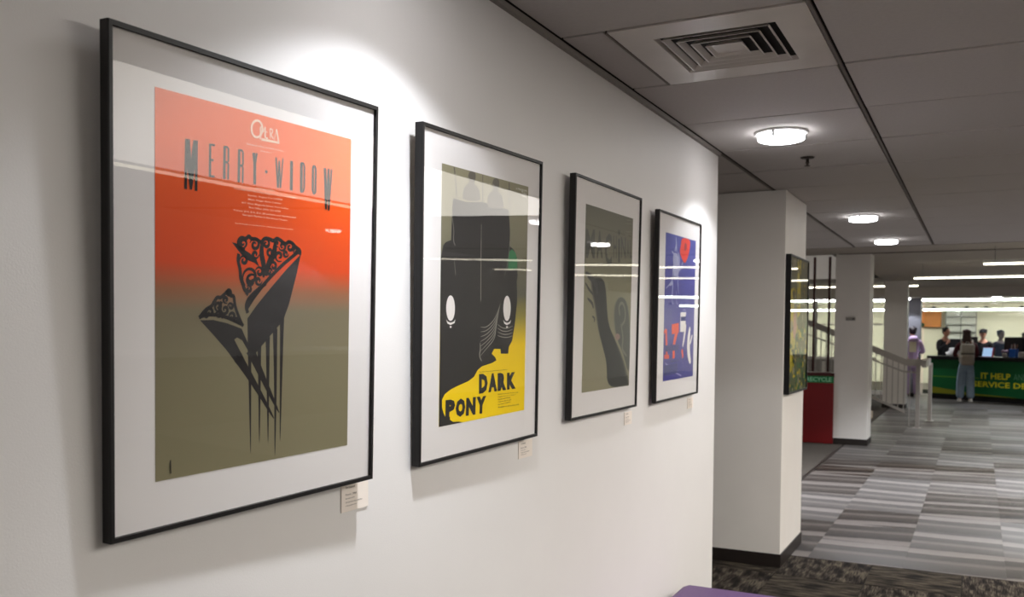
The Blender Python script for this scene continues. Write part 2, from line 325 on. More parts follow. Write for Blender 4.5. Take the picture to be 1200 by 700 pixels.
# ------------------------------------------------------------------ framed pictures
def homography(src, dst):
    A = []
    for (x, y), (u, v) in zip(src, dst):
        A.append([x, y, 1, 0, 0, 0, -u*x, -u*y, u]); A.append([0, 0, 0, x, y, 1, -v*x, -v*y, v])
    n = 8
    for i in range(n):
        p = max(range(i, n), key=lambda r_: abs(A[r_][i])); A[i], A[p] = A[p], A[i]
        for r_ in range(n):
            if r_ != i:
                f = A[r_][i]/A[i][i]
                for c_ in range(i, 9): A[r_][c_] -= f*A[i][c_]
    h = [A[i][8]/A[i][i] for i in range(n)]
    def H(x, y):
        d = h[6]*x+h[7]*y+1; return ((h[0]*x+h[1]*y+h[2])/d, (h[3]*x+h[4]*y+h[5])/d)
    return H
class Sheet:
    """a printed sheet; art coordinates are measured on the sheet itself (0..1 across, 0..1 up)"""
    def __init__(s, root, w0, w1, z0, z1, x, mt, quad, label=None):
        s.w0, s.w1, s.z0, s.z1, s.x = w0, w1, z0, z1, x
        b = BM(); uvl = b.loops.layers.uv.new('UVMap')
        vs = [b.verts.new((x, w0, z0)), b.verts.new((x, w1, z0)), b.verts.new((x, w1, z1)), b.verts.new((x, w0, z1))]
        vb = [b.verts.new((x-.0006, v.co.y, v.co.z)) for v in vs]
        f = b.faces.new(vs); b.faces.new(vb[::-1])
        for i in range(4): b.faces.new((vs[i], vb[i], vb[(i+1) % 4], vs[(i+1) % 4]))
        for fc in b.faces:
            for l in fc.loops: l[uvl].uv = ((l.vert.co.y-w0)/(w1-w0), (l.vert.co.z-z0)/(z1-z0))
        s.o = obj('poster', b, mt, root)
        if label: s.o['label'] = label
        s.H = homography(quad, [(0, 1), (0, 0), (1, 1), (1, 0)]); s.layer = 1; s.t = (0, 0, 1)
    def view(s, ox, oy, sc): s.t = (ox, oy, sc)
    def uv(s, p): return s.H(s.t[0]+p[0]/s.t[2], s.t[1]+p[1]/s.t[2])
    def P(s, uv, l=None): return Vector((s.x+.00012*(s.layer if l is None else l), s.w0+(s.w1-s.w0)*min(1, max(0, uv[0])), s.z0+(s.z1-s.z0)*min(1, max(0, uv[1]))))
    def poly(s, b, pts, l=None, smooth=0):
        q = [s.uv(p) for p in pts]
        for _ in range(smooth):
            n = []
            for i in range(len(q)):
                a, c = q[i], q[(i+1) % len(q)]
                n += [(a[0]*.75+c[0]*.25, a[1]*.75+c[1]*.25), (a[0]*.25+c[0]*.75, a[1]*.25+c[1]*.75)]
            q = n
        vs = [b.verts.new(s.P(x, l)) for x in q]
        try: f = b.faces.new(vs)
        except ValueError: return
        f.normal_update()
        bmesh.ops.triangulate(b, faces=[f], ngon_method='EAR_CLIP')
    def stroke(s, b, pts, wd, l=None, taper=False, sm=2):
        q = [s.uv(p) for p in pts]
        for _ in range(sm):
            n = [q[0]]
            for a, c in zip(q, q[1:]): n += [(a[0]*.75+c[0]*.25, a[1]*.75+c[1]*.25), (a[0]*.25+c[0]*.75, a[1]*.25+c[1]*.75)]
            n.append(q[-1]); q = n
        W, Hh = s.w1-s.w0, s.z1-s.z0; n = len(q); prev = None
        for i, p in enumerate(q):
            a, c = q[max(0, i-1)], q[min(n-1, i+1)]; dx, dy = (c[0]-a[0])*W, (c[1]-a[1])*Hh; L = math.hypot(dx, dy) or 1
            k = wd*.5
            if taper == 'end': k *= (1-i/(n-1))*.95+.05
            elif taper: k *= math.sin(PI*(i+.6)/(n+.2))*.8+.2
            nx, ny = -dy/L*k/W, dx/L*k/Hh
            cur = (b.verts.new(s.P((p[0]+nx, p[1]+ny), l)), b.verts.new(s.P((p[0]-nx, p[1]-ny), l)))
            if prev: b.faces.new((prev[0], prev[1], cur[1], cur[0]))
            prev = cur
    def text(s, b, st, bl, br, top, bold=0, l=None):
        """bl, br: ends of the base line; top: a point above bl at cap height"""
        a, c, d = s.uv(bl), s.uv(br), s.uv(top); vs, fs = curve_text_data(st, bold)
        V = [b.verts.new(s.P((a[0]+(c[0]-a[0])*x+(d[0]-a[0])*y, a[1]+(c[1]-a[1])*x+(d[1]-a[1])*y), l)) for x, y in vs]
        for f in fs:
            try: b.faces.new([V[i] for i in f])
            except ValueError: pass
    def put(s, name, b, m, label=None, split=False, stuff=False):
        if split:
            seen = set(); groups = []
            for v in b.verts:
                if v in seen: continue
                st = [v]; seen.add(v); g = []
                while st:
                    a = st.pop(); g.append(a)
                    for e in a.link_edges:
                        o_ = e.other_vert(a)
                        if o_ not in seen: seen.add(o_); st.append(o_)
                groups.append(g)
            for g in groups:
                if not any(v.link_faces for v in g): continue
                ix = {v: i for i, v in enumerate(g)}; fs = {f for v in g for f in v.link_faces}; nb = bmesh.new()
                vs = [nb.verts.new(v.co) for v in g]
                for f in fs: nb.faces.new([vs[ix[v]] for v in f.verts])
                o = s.put(name, nb, m, label); s.layer -= 1
            b.free(); s.layer += 1; return
        for f in b.faces:
            f.normal_update()
            if f.normal.x < 0: f.normal_flip()
        me = bpy.data.meshes.new(name); b.to_mesh(me); b.free(); me.materials.append(m)
        o = bpy.data.objects.new(name, me); C.objects.link(o); o.parent = s.o
        if label: o['label'] = label
        if stuff: o['kind'] = 'stuff'
        s.layer += 1; return o

def framed(loc, rot, w_, h_, label, th=.022, face=.009, name='framed_poster', cat='picture', group=None):
    r = bpy.data.objects.new(name, None); C.objects.link(r); r.location = loc
    r.rotation_euler = (Matrix.Rotation(rot[2], 3, 'Z') @ Matrix.Rotation(rot[0], 3, 'Y') @ Matrix.Rotation(rot[1], 3, 'X')).to_euler()
    tag(r, label, cat, group)
    W = w_/2
    b = BM()   # mitred frame: outer face, rebate, depth
    o_ = [(-W, 0), (W, 0), (W, h_), (-W, h_)]; i_ = [(-W+face, face), (W-face, face), (W-face, h_-face), (-W+face, h_-face)]
    rings = []
    for ring, x in ((o_, -th), (o_, -.002), ([(y*(1-.002/W) if 1 else y, z) for y, z in o_], 0), (i_, 0), (i_, -.012)):
        rings.append([b.verts.new((x, y, z)) for y, z in ring])
    for a, c in zip(rings, rings[1:]):
        for i in range(4): b.faces.new((a[i], a[(i+1) % 4], c[(i+1) % 4], c[i]))
    obj('frame', b, frame_m, r)
    box('backing_board', -th, -.0112, -W+.001, W-.001, .001, h_-.001, mat('backing', S(120, 112, 100), .9), r)
    box('mat_board', -.011, -.0085, -W+face, W-face, face, h_-face, mat_m, r)
    return r
def glass(r, w_, h_, face=.009):
    W = w_/2; box('glass', -.0055, -.0035, -W+face, W-face, face, h_-face, glass_m, r)

# ---- poster 1, orange
r = framed((.038, 1.4794, 1.3735), (.0324, .0173, -.0293), .7561, .9142, 'largest framed poster, orange top with black lace hair combs, nearest the camera')
pm = ramp_v('print_orange_olive', [(0, S(128, 121, 93)), (.30, S(121, 114, 88)), (.44, S(116, 106, 82)), (.50, S(146, 92, 60)), (.57, S(208, 66, 6)), (.75, S(222, 78, 2)), (.88, S(236, 92, 12)), (1, S(232, 96, 28))])
A = Sheet(r, -.275, .2844, .0957, .8215, -.0078, pm, [(180.1, 102.5), (180.3, 565), (409.1, 162.5), (407, 521.5)])
lace = mat('print_comb_black', S(33, 30, 30), .6, spec=.2)
A.view(200, 250, 2.333)
b = BM()
A.poly(b, [(352, 108), (340, 165), (320, 245), (304, 290), (270, 330), (230, 378), (218, 366), (207, 350), (206, 284), (232, 247), (270, 200), (312, 150)])
A.stroke(b, [(212, 352), (214, 500), (216, 656)], .012, taper='end'); A.stroke(b, [(239, 362), (240, 500), (240, 627)], .012, taper='end')
A.stroke(b, [(262, 335), (263, 480), (264, 627)], .014, taper='end'); A.stroke(b, [(282, 312), (284, 480), (283, 662)], .015, taper='end'); A.stroke(b, [(301, 285), (299, 450), (297, 622)], .014, taper='end')
A.put('comb_silhouette', b, lace)
b = BM()
A.poly(b, [(76, 289), (112, 288), (150, 297), (190, 312), (207, 350), (225, 378), (212, 380), (192, 344), (178, 336), (170, 342), (196, 392), (186, 402), (170, 400), (150, 372), (110, 326)])
A.stroke(b, [(180, 390), (230, 470), (280, 560)], .026, taper='end'); A.stroke(b, [(214, 370), (255, 460), (294, 544)], .026, taper='end')
A.put('comb_silhouette', b, lace)
# lace of the large comb
A.view(225, 265, 5.185)
b = BM(); W_ = .0085
for pts in ([(326, 488), (365, 425), (435, 335), (530, 235), (642, 143)],
            [(645, 168), (650, 140), (620, 120), (600, 95), (575, 85), (560, 105), (530, 80), (505, 65), (485, 85), (465, 72), (430, 65), (410, 95), (380, 70), (350, 72), (335, 50), (318, 72), (290, 60), (268, 85), (280, 120), (310, 140)],
            [(275, 160), (268, 200), (285, 260), (285, 310), (300, 345), (310, 380), (330, 395), (320, 410)],
            [(330, 520), (318, 480), (330, 440), (360, 405), (400, 370), (440, 340)],
            [(345, 460), (350, 430), (380, 410)]): A.stroke(b, pts, W_)
A.stroke(b, [(425, 305), (428, 230), (410, 160), (418, 80)], .014, taper=True); A.stroke(b, [(440, 295), (455, 220), (490, 160), (497, 85)], .016, taper=True)
A.poly(b, [(232, 90), (262, 98), (300, 130), (345, 160), (380, 190), (400, 240), (370, 215), (330, 200), (290, 165), (262, 130)])
def spiral(b, c, r0, a0, turns, wd, asp=1.25):
    pts = []
    n = int(10*abs(turns))+4
    for i in range(n):
        f = i/(n-1); a = a0+turns*2*PI*f; rr = r0*(1-.8*f); pts.append((c[0]+rr*math.cos(a), c[1]+rr*math.sin(a)*asp))
    A.stroke(b, pts, wd, taper=True, sm=1)
for c, r0, a0, tn in (((345, 300), 52, 2.2, 1.3), ((350, 325), 38, 0, -1.2), ((305, 200), 26, 3, 1.3), ((372, 105), 32, 3.4, 1.4), ((300, 95), 26, 2, -1.3), ((440, 100), 24, 4, 1.2),
                      ((465, 150), 24, 0, 1.2), ((540, 115), 24, 3, -1.3), ((585, 120), 26, 3.4, 1.3), ((520, 175), 28, 1, 1.2), ((485, 235), 26, 2, 1.3), ((460, 270), 20, 0, -1.2),
                      ((400, 270), 26, 3.4, 1.2), ((395, 325), 22, 0, 1.2), ((560, 160), 18, 0, 1.2), ((335, 375), 18, 4, 1.2), ((375, 165), 22, 0, 1.2), ((620, 140), 16, 2, 1.2), ((505, 100), 16, 1, 1), ((345, 440), 16, 0, 1.1)):
    spiral(b, c, r0, a0, tn, .0075)
A.put('lace_ornament', b, lace, stuff=True)
b = BM()
for pts in ([(32, 547), (80, 530), (140, 530), (205, 546), (300, 592)], [(35, 550), (60, 515), (85, 490), (110, 480), (125, 450), (145, 420), (160, 430), (185, 410), (210, 380), (225, 420), (245, 410), (250, 470), (265, 520), (285, 570), (302, 600)],
            [(180, 550), (150, 500), (170, 450)]): A.stroke(b, pts, .0075)
for c, r0, a0, tn in (((100, 515), 24, 2, 1.3), ((150, 480), 26, 1, 1.3), ((190, 500), 26, 4, -1.3), ((235, 540), 22, 2, 1.3), ((195, 440), 18, 1, 1.2), ((215, 395), 18, 0, 2), ((150, 530), 18, 3, 1.2), ((225, 480), 18, 3, 1.2), ((75, 535), 14, 3, 1.2), ((260, 565), 14, 3, 1.2)):
    spiral(b, c, r0, a0, tn, .007)
A.put('lace_ornament', b, lace, stuff=True)
# title letters: narrow, first and last tall and heavy
A.view(205, 155, 10)
b = BM()
A.poly(b, [(100, 75), (155, 80), (168, 300), (195, 90), (247, 95), (243, 680), (213, 678), (212, 420), (180, 665), (155, 662), (125, 420), (122, 660), (90, 655)])
A.poly(b, [(380, 130), (446, 138), (444, 160), (402, 154), (402, 305), (430, 312), (428, 336), (402, 332), (402, 495), (442, 500), (440, 526), (376, 512)])
def stick(b, segs, wd):
    for pts in segs: A.stroke(b, pts, wd, sm=0)
for dx, dy in ((0, 0), (170, 38)):
    k = lambda *p: [(x+dx, y+dy) for x, y in p]
    stick(b, [k((560, 160), (556, 540))], .0062); stick(b, [k((560, 165), (592, 172), (604, 190), (604, 330), (590, 350), (604, 370), (600, 545)), k((560, 340), (592, 350))], .0042)
stick(b, [[(898, 235), (912, 350), (912, 600)]], .0075); stick(b, [[(935, 240), (915, 360)]], .005)
A.put('title_letter', b, lace, split=True)
A.view(150, 120, 4.118)
b = BM()
A.poly(b, [(652, 327), (657, 322), (663, 328), (663, 336), (657, 340), (652, 335)])
for xs in ((706, 713, 719, 724, 734),):
    stick(b, [[(704, 263), (713, 408)], [(719, 280), (714, 408)]], .0042); stick(b, [[(720, 280), (725, 408)], [(737, 268), (726, 408)]], .0036)
stick(b, [[(779, 279), (778, 420)]], .009)
stick(b, [[(826, 288), (826, 428)]], .008); stick(b, [[(824, 290), (836, 292), (841, 305), (840, 412), (834, 425), (824, 426)]], .0055)
stick(b, [[(889, 302), (882, 308), (881, 420), (887, 436), (894, 430), (896, 320), (889, 302)]], .007)
A.poly(b, [(933, 311), (945, 313), (949, 400), (952, 315), (962, 316), (963, 400), (967, 318), (976, 319), (963, 518), (955, 516), (953, 440), (950, 512), (941, 510)])
A.put('title_letter', b, lace, split=True)
cream = mat('print_cream', S(244, 196, 170), .6)
b = BM()   # opera emblem
A.stroke(b, [(585+27*(1-math.cos(a))*.98+0, 127-40*math.sin(a)+0) for a in [i*2*PI/22-.0 for i in range(23)]], .005, sm=1)
A.stroke(b, [(628, 118), (628, 178)], .0034, sm=0); A.stroke(b, [(628, 118), (642, 122), (644, 140), (630, 148)], .0026)
A.stroke(b, [(650, 116), (651, 168), (664, 172)], .004, sm=0); A.stroke(b, [(651, 140), (662, 142)], .002, sm=0)
A.stroke(b, [(674, 125), (675, 172)], .002, sm=0); A.stroke(b, [(674, 125), (686, 130), (686, 146), (676, 150), (690, 174)], .0026)
A.stroke(b, [(705, 128), (694, 180)], .0015, sm=0); A.stroke(b, [(705, 128), (717, 196)], .004, sm=0)
A.poly(b, [(632, 170), (718, 188), (720, 199), (634, 183)])
A.put('emblem', b, cream, stuff=True)
b = BM(); A.view(150, 120, 4.118)
A.text(b, 'Elizabeth Hart, Artistic Director', (563, 203), (746, 239), (563, 193)); A.text(b, 'presents', (628, 236), (682, 246), (628, 229))
A.view(260, 210, 10.77)
for st, x0, y0, x1, y1 in (('by Franz Lehár', 405, 118, 640, 150), ('Thursday and Saturday, August 4 and 6 at 7:30PM', 120, 120, 905, 240), ('Sunday, August 7 at 3:00PM', 302, 205, 735, 262), ('Main Stage Arts Center', 305, 256, 728, 310),
                           ('417 West Magnolia Street, Fort Collins', 222, 298, 812, 374), ('Box Office (303) 221-6730', 318, 358, 715, 410), ('Tickets: $14, $12, $10, $8 available and Handicapped', 120, 392, 905, 484), ("Georgia's Pavilion in the Atrium Theatre", 232, 448, 800, 520),
                           ('Special thanks to contributors for making this production possible', 142, 552, 875, 630)):
    A.text(b, st, (x0, y0), (x1, y1), (x0, y0-27 if y0 < 500 else y0-20), bold=.012)
A.put('lettering', b, cream, 'small cream lines of event text', stuff=True)
A.view(0, 0, 1)
b = BM(); A.stroke(b, [(197.5, 539), (197.8, 555)], .0025, sm=0); A.put('print_credit', b, lace)
glass(r, .7561, .9142)

# ---- poster 2, dark and yellow
r = framed((.035, 2.4646, 1.3828), (.0231, .0188, -.013), .7345, .9355, 'framed poster in black and yellow with two white oval headlights', th=.025)
pm = ramp_v('print_olive_yellow', [(0, S(248, 212, 4)), (.30, S(240, 204, 16)), (.42, S(150, 140, 66)), (.52, S(96, 94, 78)), (1, S(140, 134, 108))])
B = Sheet(r, -.2575, .2751, .0984, .8412, -.0078, pm, [(517.7, 192.2), (514, 500.8), (618.3, 218), (615.1, 480.7)]); 
dk = mat('print_soft_black', S(42, 40, 39), .55, spec=.25)
b = BM(); B.view(0, 0, 1)
def p5(x, y): return (470+x/3.183, 130+y/3.183)
def p6(x, y): return (470+x/3.183, 340+y/3.183)
def pa(x, y): return (480+x/3.889, 280+y/3.889)
def py(x, y): return (510+x/7.77, 420+y/7.78)
B.poly(b, [p5(192, 325), p5(240, 340), p5(300, 338), p5(350, 352), p5(399, 366), p5(404, 440), p5(404, 500), p5(420, 515), p5(432, 545), p5(434, 620), pa(487, 180), pa(490, 280), pa(480, 380), pa(468, 460), pa(452, 490), pa(450, 520), pa(416, 520), pa(414, 498), pa(385, 498), pa(374, 520), pa(390, 536), pa(396, 550), pa(378, 562), pa(330, 578), pa(310, 595), py(352, 165), py(300, 205), py(220, 240), py(140, 280), py(85, 325), py(60, 375), py(60, 450), py(75, 500), py(90, 535), py(108, 548), py(133, 530), py(133, 560), py(160, 580), py(215, 578), py(250, 590), py(120, 617), py(5, 650), (514, 480), (516.5, 300), p5(156, 500), p5(165, 488), p5(185, 480), p5(188, 400)])
B.put('car_silhouette', b, dk)
b = BM()
for dx, sx in ((0, 1), (91, .92)):
    B.poly(b, [p5(235+dx*1+(x-235)*sx, y+dx*.28) for x, y in ((228, 334), (228, 300), (234, 282), (250, 272), (252, 258), (247, 246), (252, 228), (264, 222), (275, 232), (276, 250), (271, 262), (272, 276), (286, 286), (292, 310), (294, 336))], smooth=1)
B.stroke(b, [p5(196, 212), p5(203, 270), p5(205, 335)], .006); B.stroke(b, [p5(302, 238), p5(302, 340)], .004); B.stroke(b, [p5(400, 266), p5(402, 368)], .006)
B.put('figure_silhouette', b, mat('print_brown_grey', S(92, 86, 76), .6), split=True)
b = BM()
for cx, cy, rx in ((185, 252+60, 20), (443, 252+60, 17)):
    pts = [pa(cx+rx*math.cos(a), cy+58*math.sin(a)) for a in [i*2*PI/24 for i in range(24)]]; B.poly(b, pts)
    B.poly(b, [pa(cx-rx, cy+52), pa(cx-rx*.6, cy+62), pa(cx, cy+66), pa(cx+rx*.7, cy+62), pa(cx+rx*1.1, cy+52), pa(cx+rx*.9, cy+68), pa(cx, cy+77), pa(cx-rx*.7, cy+70)])
    B.poly(b, [pa(cx-4, cy+82), pa(cx+5, cy+82), pa(cx+4, cy+90), pa(cx-3, cy+90)])
B.put('headlight_print', b, mat('print_white', S(232, 226, 222), .5), split=True)
b = BM()
for i in range(7):
    B.stroke(b, [pa(412-3*i, 290+16*i), pa(404-2*i, 320+16*i), pa(385, 365+15*i), pa(350, 400+16*i), pa(322, 398+22*i)], .0030, taper=True)
    if i < 4: B.stroke(b, [pa(400, 385+17*i), pa(420, 402+14*i), pa(445, 404+14*i), pa(470, 392+15*i)], .0026, taper=True)
B.stroke(b, [pa(320, 470), pa(322, 500), pa(316, 530), pa(328, 555)], .005, taper=True)
B.stroke(b, [pa(323, 0), pa(322, 280)], .0018, sm=0)
B.stroke(b, [p5(297, 420), p5(296, 700)], .0018, sm=0)
B.stroke(b, [p5(190, 400), p5(196, 450), p5(192, 480), p5(200, 500)], .0016); B.stroke(b, [p5(404, 480), p5(398, 560), p5(384, 612)], .0016); B.stroke(b, [p5(196, 550), p5(202, 610)], .0016)
B.put('mane_line', b, mat('print_pale_grey', S(150, 146, 136), .5), split=True)
b = BM(); B.poly(b, [p5(402, 520), p5(412, 512), p5(425, 525), p5(431, 548), p5(432, 585), p5(398, 590), p5(398, 550)]); B.put('green_patch', b, mat('print_green', S(20, 112, 62), .5))
b = BM()
for st, x0, x1 in (('D', 396, 475),): pass
xs = [(395, 322, 480, 310, 165), (478, 312, 560, 298, 160)]
# heavy block capitals
def block(b, st, bl, br, tl, tr, bold):
    n = len(st); 
    for i, ch in enumerate(st):
        f0, f1 = i/n, (i+.93)/n
        L = lambda a, c, f: (a[0]+(c[0]-a[0])*f, a[1]+(c[1]-a[1])*f)
        B.text(b, ch, L(bl, br, f0), L(bl, br, f1), L(tl, tr, f0), bold=bold)
block(b, 'DARK', p6(290, 386), p6(431, 366), p6(290, 312), p6(431, 305), .075)
block(b, 'PONY', p6(163, 482), p6(318, 458), p6(165, 410), p6(320, 394), .075)
B.put('title_letter', b, mat('print_title_black', S(30, 28, 24), .6), split=True)
b = BM()
B.text(b, 'The Actors Theatre Ensemble presents David Mamet’s', p6(290, 307), p6(396, 297), p6(290, 302), bold=.01)
for i, (st, x1) in enumerate((('Mulberry Street Theatre, July', 438), ('August 4, 5, 6, 11, 12 & 13', 428), ('Reserved Seats', 408), ('Tickets $5.50, $7', 412), ('Student Nights', 408), ('Available at all outlets 303', 440))):
    B.text(b, st, p6(362, 391+9.8*i), p6(x1, 383+9.2*i), p6(362, 386+9.8*i), bold=.012)
B.put('lettering', b, mat('print_small_brown', S(92, 76, 20), .6), 'small dark lines of event text', stuff=True)
b = BM()
for i, (st, x0, x1) in enumerate((('A TRAVELING', 425, 466), ('PLAY', 446, 466), ('ABOUT', 446, 466))):
    B.text(b, st, p5(x0, 291+12*i), p5(x1, 300+12*i), p5(x0, 283+12*i), bold=.015)
B.put('lettering', b, mat('print_offwhite', S(214, 210, 196), .6), 'small off-white lettering in the top corner', stuff=True)
glass(r, .7345, .9355)

# ---- poster 3, grey olive
r = framed((.035, 3.4992, 1.4174), (.0165, .0043, .0002), .7436, .923, 'framed grey-olive poster with tall blurred letters and a dark arm shape', th=.0252)
pm = ramp_v('print_grey_olive', [(0, S(142, 136, 112)), (.5, S(140, 136, 112)), (.8, S(118, 116, 98)), (1, S(104, 102, 88))])
D = Sheet(r, -.2519, .2797, .0984, .824, -.0078, pm, [(686.6, 239), (681.6, 460.3), (742, 256.3), (736.7, 452.3)])
A = D
g1 = mat('print_charcoal', S(62, 62, 60), .6); g2 = mat('print_mid_grey', S(98, 98, 88), .6); g3 = mat('print_light_grey', S(150, 148, 132), .6)
D.view(670, 330, 5)
def halo(col_lo, col_hi, pts, name, steps=3):
    cx = sum(p[0] for p in pts)/len(pts); cy = sum(p[1] for p in pts)/len(pts)
    for k in range(steps):
        f = k/(steps-1 or 1); s_ = 1.10-.14*f; b_ = BM(); c_ = [col_lo[i]+(col_hi[i]-col_lo[i])*f for i in range(3)]
        D.poly(b_, [(cx+(x-cx)*s_*(1.0), cy+(y-cy)*(1.02-.03*f)) for x, y in pts], smooth=2)
        D.put(name, b_, mat('print_%s_%d' % (name, k), S(*c_), .6))
halo((112, 110, 94), (48, 48, 46), [(115, -20), (185, -20), (200, 60), (205, 170), (215, 260), (245, 330), (290, 440), (330, 600), (330, 608), (205, 625), (205, 480), (180, 380), (155, 280), (140, 150), (120, 60)], 'arm_shape', 4)
b = BM(); D.stroke(b, [(78, 10), (100, 50), (125, 80)], .012, taper=True); D.stroke(b, [(90, 100), (120, 130), (125, 160)], .014, taper=True); D.stroke(b, [(118, 205), (135, 220), (128, 240)], .01, taper=True); D.stroke(b, [(80, -50), (140, 10), (150, 80)], .03, taper=True); D.put('arm_shadow', b, g1, split=True)
halo((118, 118, 102), (84, 86, 80), [(245, 180), (262, 110), (290, 90), (320, 120), (335, 220), (340, 400), (332, 560), (300, 420), (258, 330)], 'oval_shape', 3)
b = BM(); D.stroke(b, [(280, 200), (272, 150), (292, 120), (312, 160), (312, 230), (290, 260)], .013); D.stroke(b, [(285, 250), (300, 330), (290, 400), (320, 440)], .014, taper=True); D.put('oval_detail', b, mat('print_ash', S(122, 121, 108), .6), split=True)
b = BM(); D.poly(b, [(250, 320), (262, 305), (278, 312), (282, 332), (268, 348), (252, 340)], smooth=2); D.put('face_patch', b, mat('print_rose_grey', S(150, 120, 112), .6))
D.view(670, 240, 7)
b = BM()
hgt = {'M': (112, 185, 440, 200), 'A': (200, 250, 440, 215), 'C': (268, 325, 505, 235), 'H': (338, 365, 440, 255), 'i': (376, 394, 475, 200), 'N': (402, 440, 440, 265), 'A2': (450, 468, 440, 285), 'L': (476, 494, 440, 290)}
for ch, (x0, x1, yb, yt) in hgt.items(): D.text(b, ch[0], (x0, yb), (x1, yb+2), (x0, yt), bold=.03 if ch in 'MAC' else .01)
D.put('title_letter', b, mat('print_letter_grey', S(78, 78, 70), .6), split=True)
b = BM()
for y_, st in ((128, 'Theatreworks'), (160, 'presents'), (225, 'August 11'), (252, '12, 13'), (535, 'Mainstage'), (602, 'Box Office 303')): D.text(b, st, (445 if y_ < 500 else 415, y_), (492, y_+4), (445 if y_ < 500 else 415, y_-8))
D.put('lettering', b, g3, 'small pale lines of event text', stuff=True)
glass(r, .7436, .923)

# ---- poster 4, blue
r = framed((.035, 4.5026, 1.4174), (.0115, .0102, .0045), .7403, .9136, 'framed violet-blue poster with red and white figures, farthest along the wall', th=.0225)
pm = ramp_v('print_violet', [(0, S(70, 68, 140)), (.35, S(84, 80, 150)), (.7, S(84, 84, 152)), (1, S(78, 84, 156))])
E_ = Sheet(r, -.2433, .2853, .0971, .8177, -.0078, pm, [(780.3, 272.4), (776.4, 447.1), (815, 282.3), (812.3, 441.2)])
red = mat('print_coral', S(226, 66, 52), .5); pw = mat('print_pale_blue', S(170, 172, 206), .5); wh = mat('print_white', S(232, 226, 222), .5)
E_.view(770, 265, 8.235)
b = BM(); E_.poly(b, [(235, 110), (320, 128), (312, 230), (290, 310), (268, 360), (240, 320), (215, 250), (228, 180)], smooth=2); E_.put('red_figure', b, red)
b = BM(); E_.poly(b, [(262, 160), (285, 170), (280, 230), (258, 235)], smooth=1); E_.put('figure_shadow', b, mat('print_dark_red', S(150, 50, 70), .5))
b = BM()
for pts in ([(180, 110), (188, 250)], [(140, 240), (160, 260), (165, 330), (150, 420), (150, 520), (85, 590)], [(200, 250), (215, 300), (210, 400), (195, 480), (205, 640)], [(245, 340), (235, 390), (205, 430)], [(150, 520), (145, 700)], [(165, 300), (195, 330), (165, 380), (200, 420)], [(160, 470), (200, 500)], [(120, 560), (150, 540)], [(185, 170), (170, 240)]): E_.stroke(b, pts, .014, taper=True)
E_.poly(b, [(150, 250), (205, 265), (210, 400), (195, 500), (160, 520), (155, 400)], smooth=1)
E_.put('pale_figure', b, pw, stuff=True)
b = BM()
E_.view(770, 340, 6.364)
for pts in ([(110, 0), (108, 80), (120, 95)], [(140, 0), (142, 85), (155, 100)], [(190, 150), (205, 130), (220, 180)], [(60, 540), (110, 600), (180, 640)]): E_.stroke(b, pts, .008)
E_.put('pale_lines', b, mat('print_lilac_line', S(150, 146, 196), .5), stuff=True)
b = BM()
E_.stroke(b, [(66, 285), (70, 490)], .026, sm=0); E_.stroke(b, [(52, 492), (88, 492)], .02, sm=0); E_.stroke(b, [(50, 310), (66, 285)], .016, sm=0)
E_.stroke(b, [(108, 285), (160, 275)], .05, sm=0); E_.stroke(b, [(150, 290), (122, 400), (122, 505)], .036); E_.stroke(b, [(185, 440), (192, 500)], .025, sm=0)
E_.put('numeral', b, mat('print_orange_red', S(228, 78, 50), .5), split=True)
b = BM()
E_.stroke(b, [(172, 232), (212, 230)], .10, sm=0); E_.stroke(b, [(214, 250), (205, 320), (190, 418)], .026, taper=True); E_.stroke(b, [(245, 270), (232, 380), (236, 480), (250, 545)], .05, taper=True); E_.stroke(b, [(262, 330), (245, 400)], .02, taper=True)
E_.put('numeral', b, wh, split=True)
b = BM(); E_.stroke(b, [(176, 207), (212, 206)], .022, sm=0); E_.stroke(b, [(100, 530), (160, 520)], .01, sm=0); E_.stroke(b, [(60, 430), (160, 420)], .03, sm=0); E_.stroke(b, [(50, 600), (150, 580)], .05, sm=0)
E_.put('numeral_shadow', b, mat('print_navy', S(44, 46, 116), .5), split=True)
glass(r, .7403, .9136)

# ---- artwork on the column, yellow and green
r = empty('framed_artwork', (.148, 7.318, 1.295), 'tall yellow and green abstract artwork in a black frame on the column', 'picture')
Wp, Hp = .80, 1.04
b = BM(); ff = .014
o_ = [(-Wp/2, 0), (Wp/2, 0), (Wp/2, Hp), (-Wp/2, Hp)]; i_ = [(-Wp/2+ff, ff), (Wp/2-ff, ff), (Wp/2-ff, Hp-ff), (-Wp/2+ff, Hp-ff)]; rg = []
for ring, x in ((o_, -.04), (o_, 0), (i_, 0), (i_, -.012)): rg.append([b.verts.new((x, y, z)) for y, z in ring])
for a, c in zip(rg, rg[1:]):
    for i in range(4): b.faces.new((a[i], a[(i+1) % 4], c[(i+1) % 4], c[i]))
obj('frame', b, frame_m, r)
box('backing_board', -.04, -.0112, -Wp/2+.001, Wp/2-.001, .001, Hp-.001, MATS['backing'], r)
A5 = Sheet(r, -Wp/2+ff, Wp/2-ff, ff, Hp-ff, -.0105, mat('print_moss', S(92, 88, 60), .6), [(0, 0), (0, 1), (1, 0), (1, 1)])
A5.view(0, 0, 1)
rr = random.Random(3)
cols = [('yellow', (206, 184, 30)), ('ochre', (170, 150, 44)), ('bottle', (22, 70, 40)), ('forest', (40, 96, 52)), ('charcoal2', (40, 40, 34)), ('pink', (196, 140, 128)), ('stone', (150, 142, 120))]
def patch(b, x, y, w_, h_, rr):
    pts = [(x+w_*.5*math.cos(a)*rr.uniform(.6, 1.1), y+h_*.5*math.sin(a)*rr.uniform(.6, 1.1)) for a in [i*2*PI/7 for i in range(7)]]; A5.poly(b, pts)
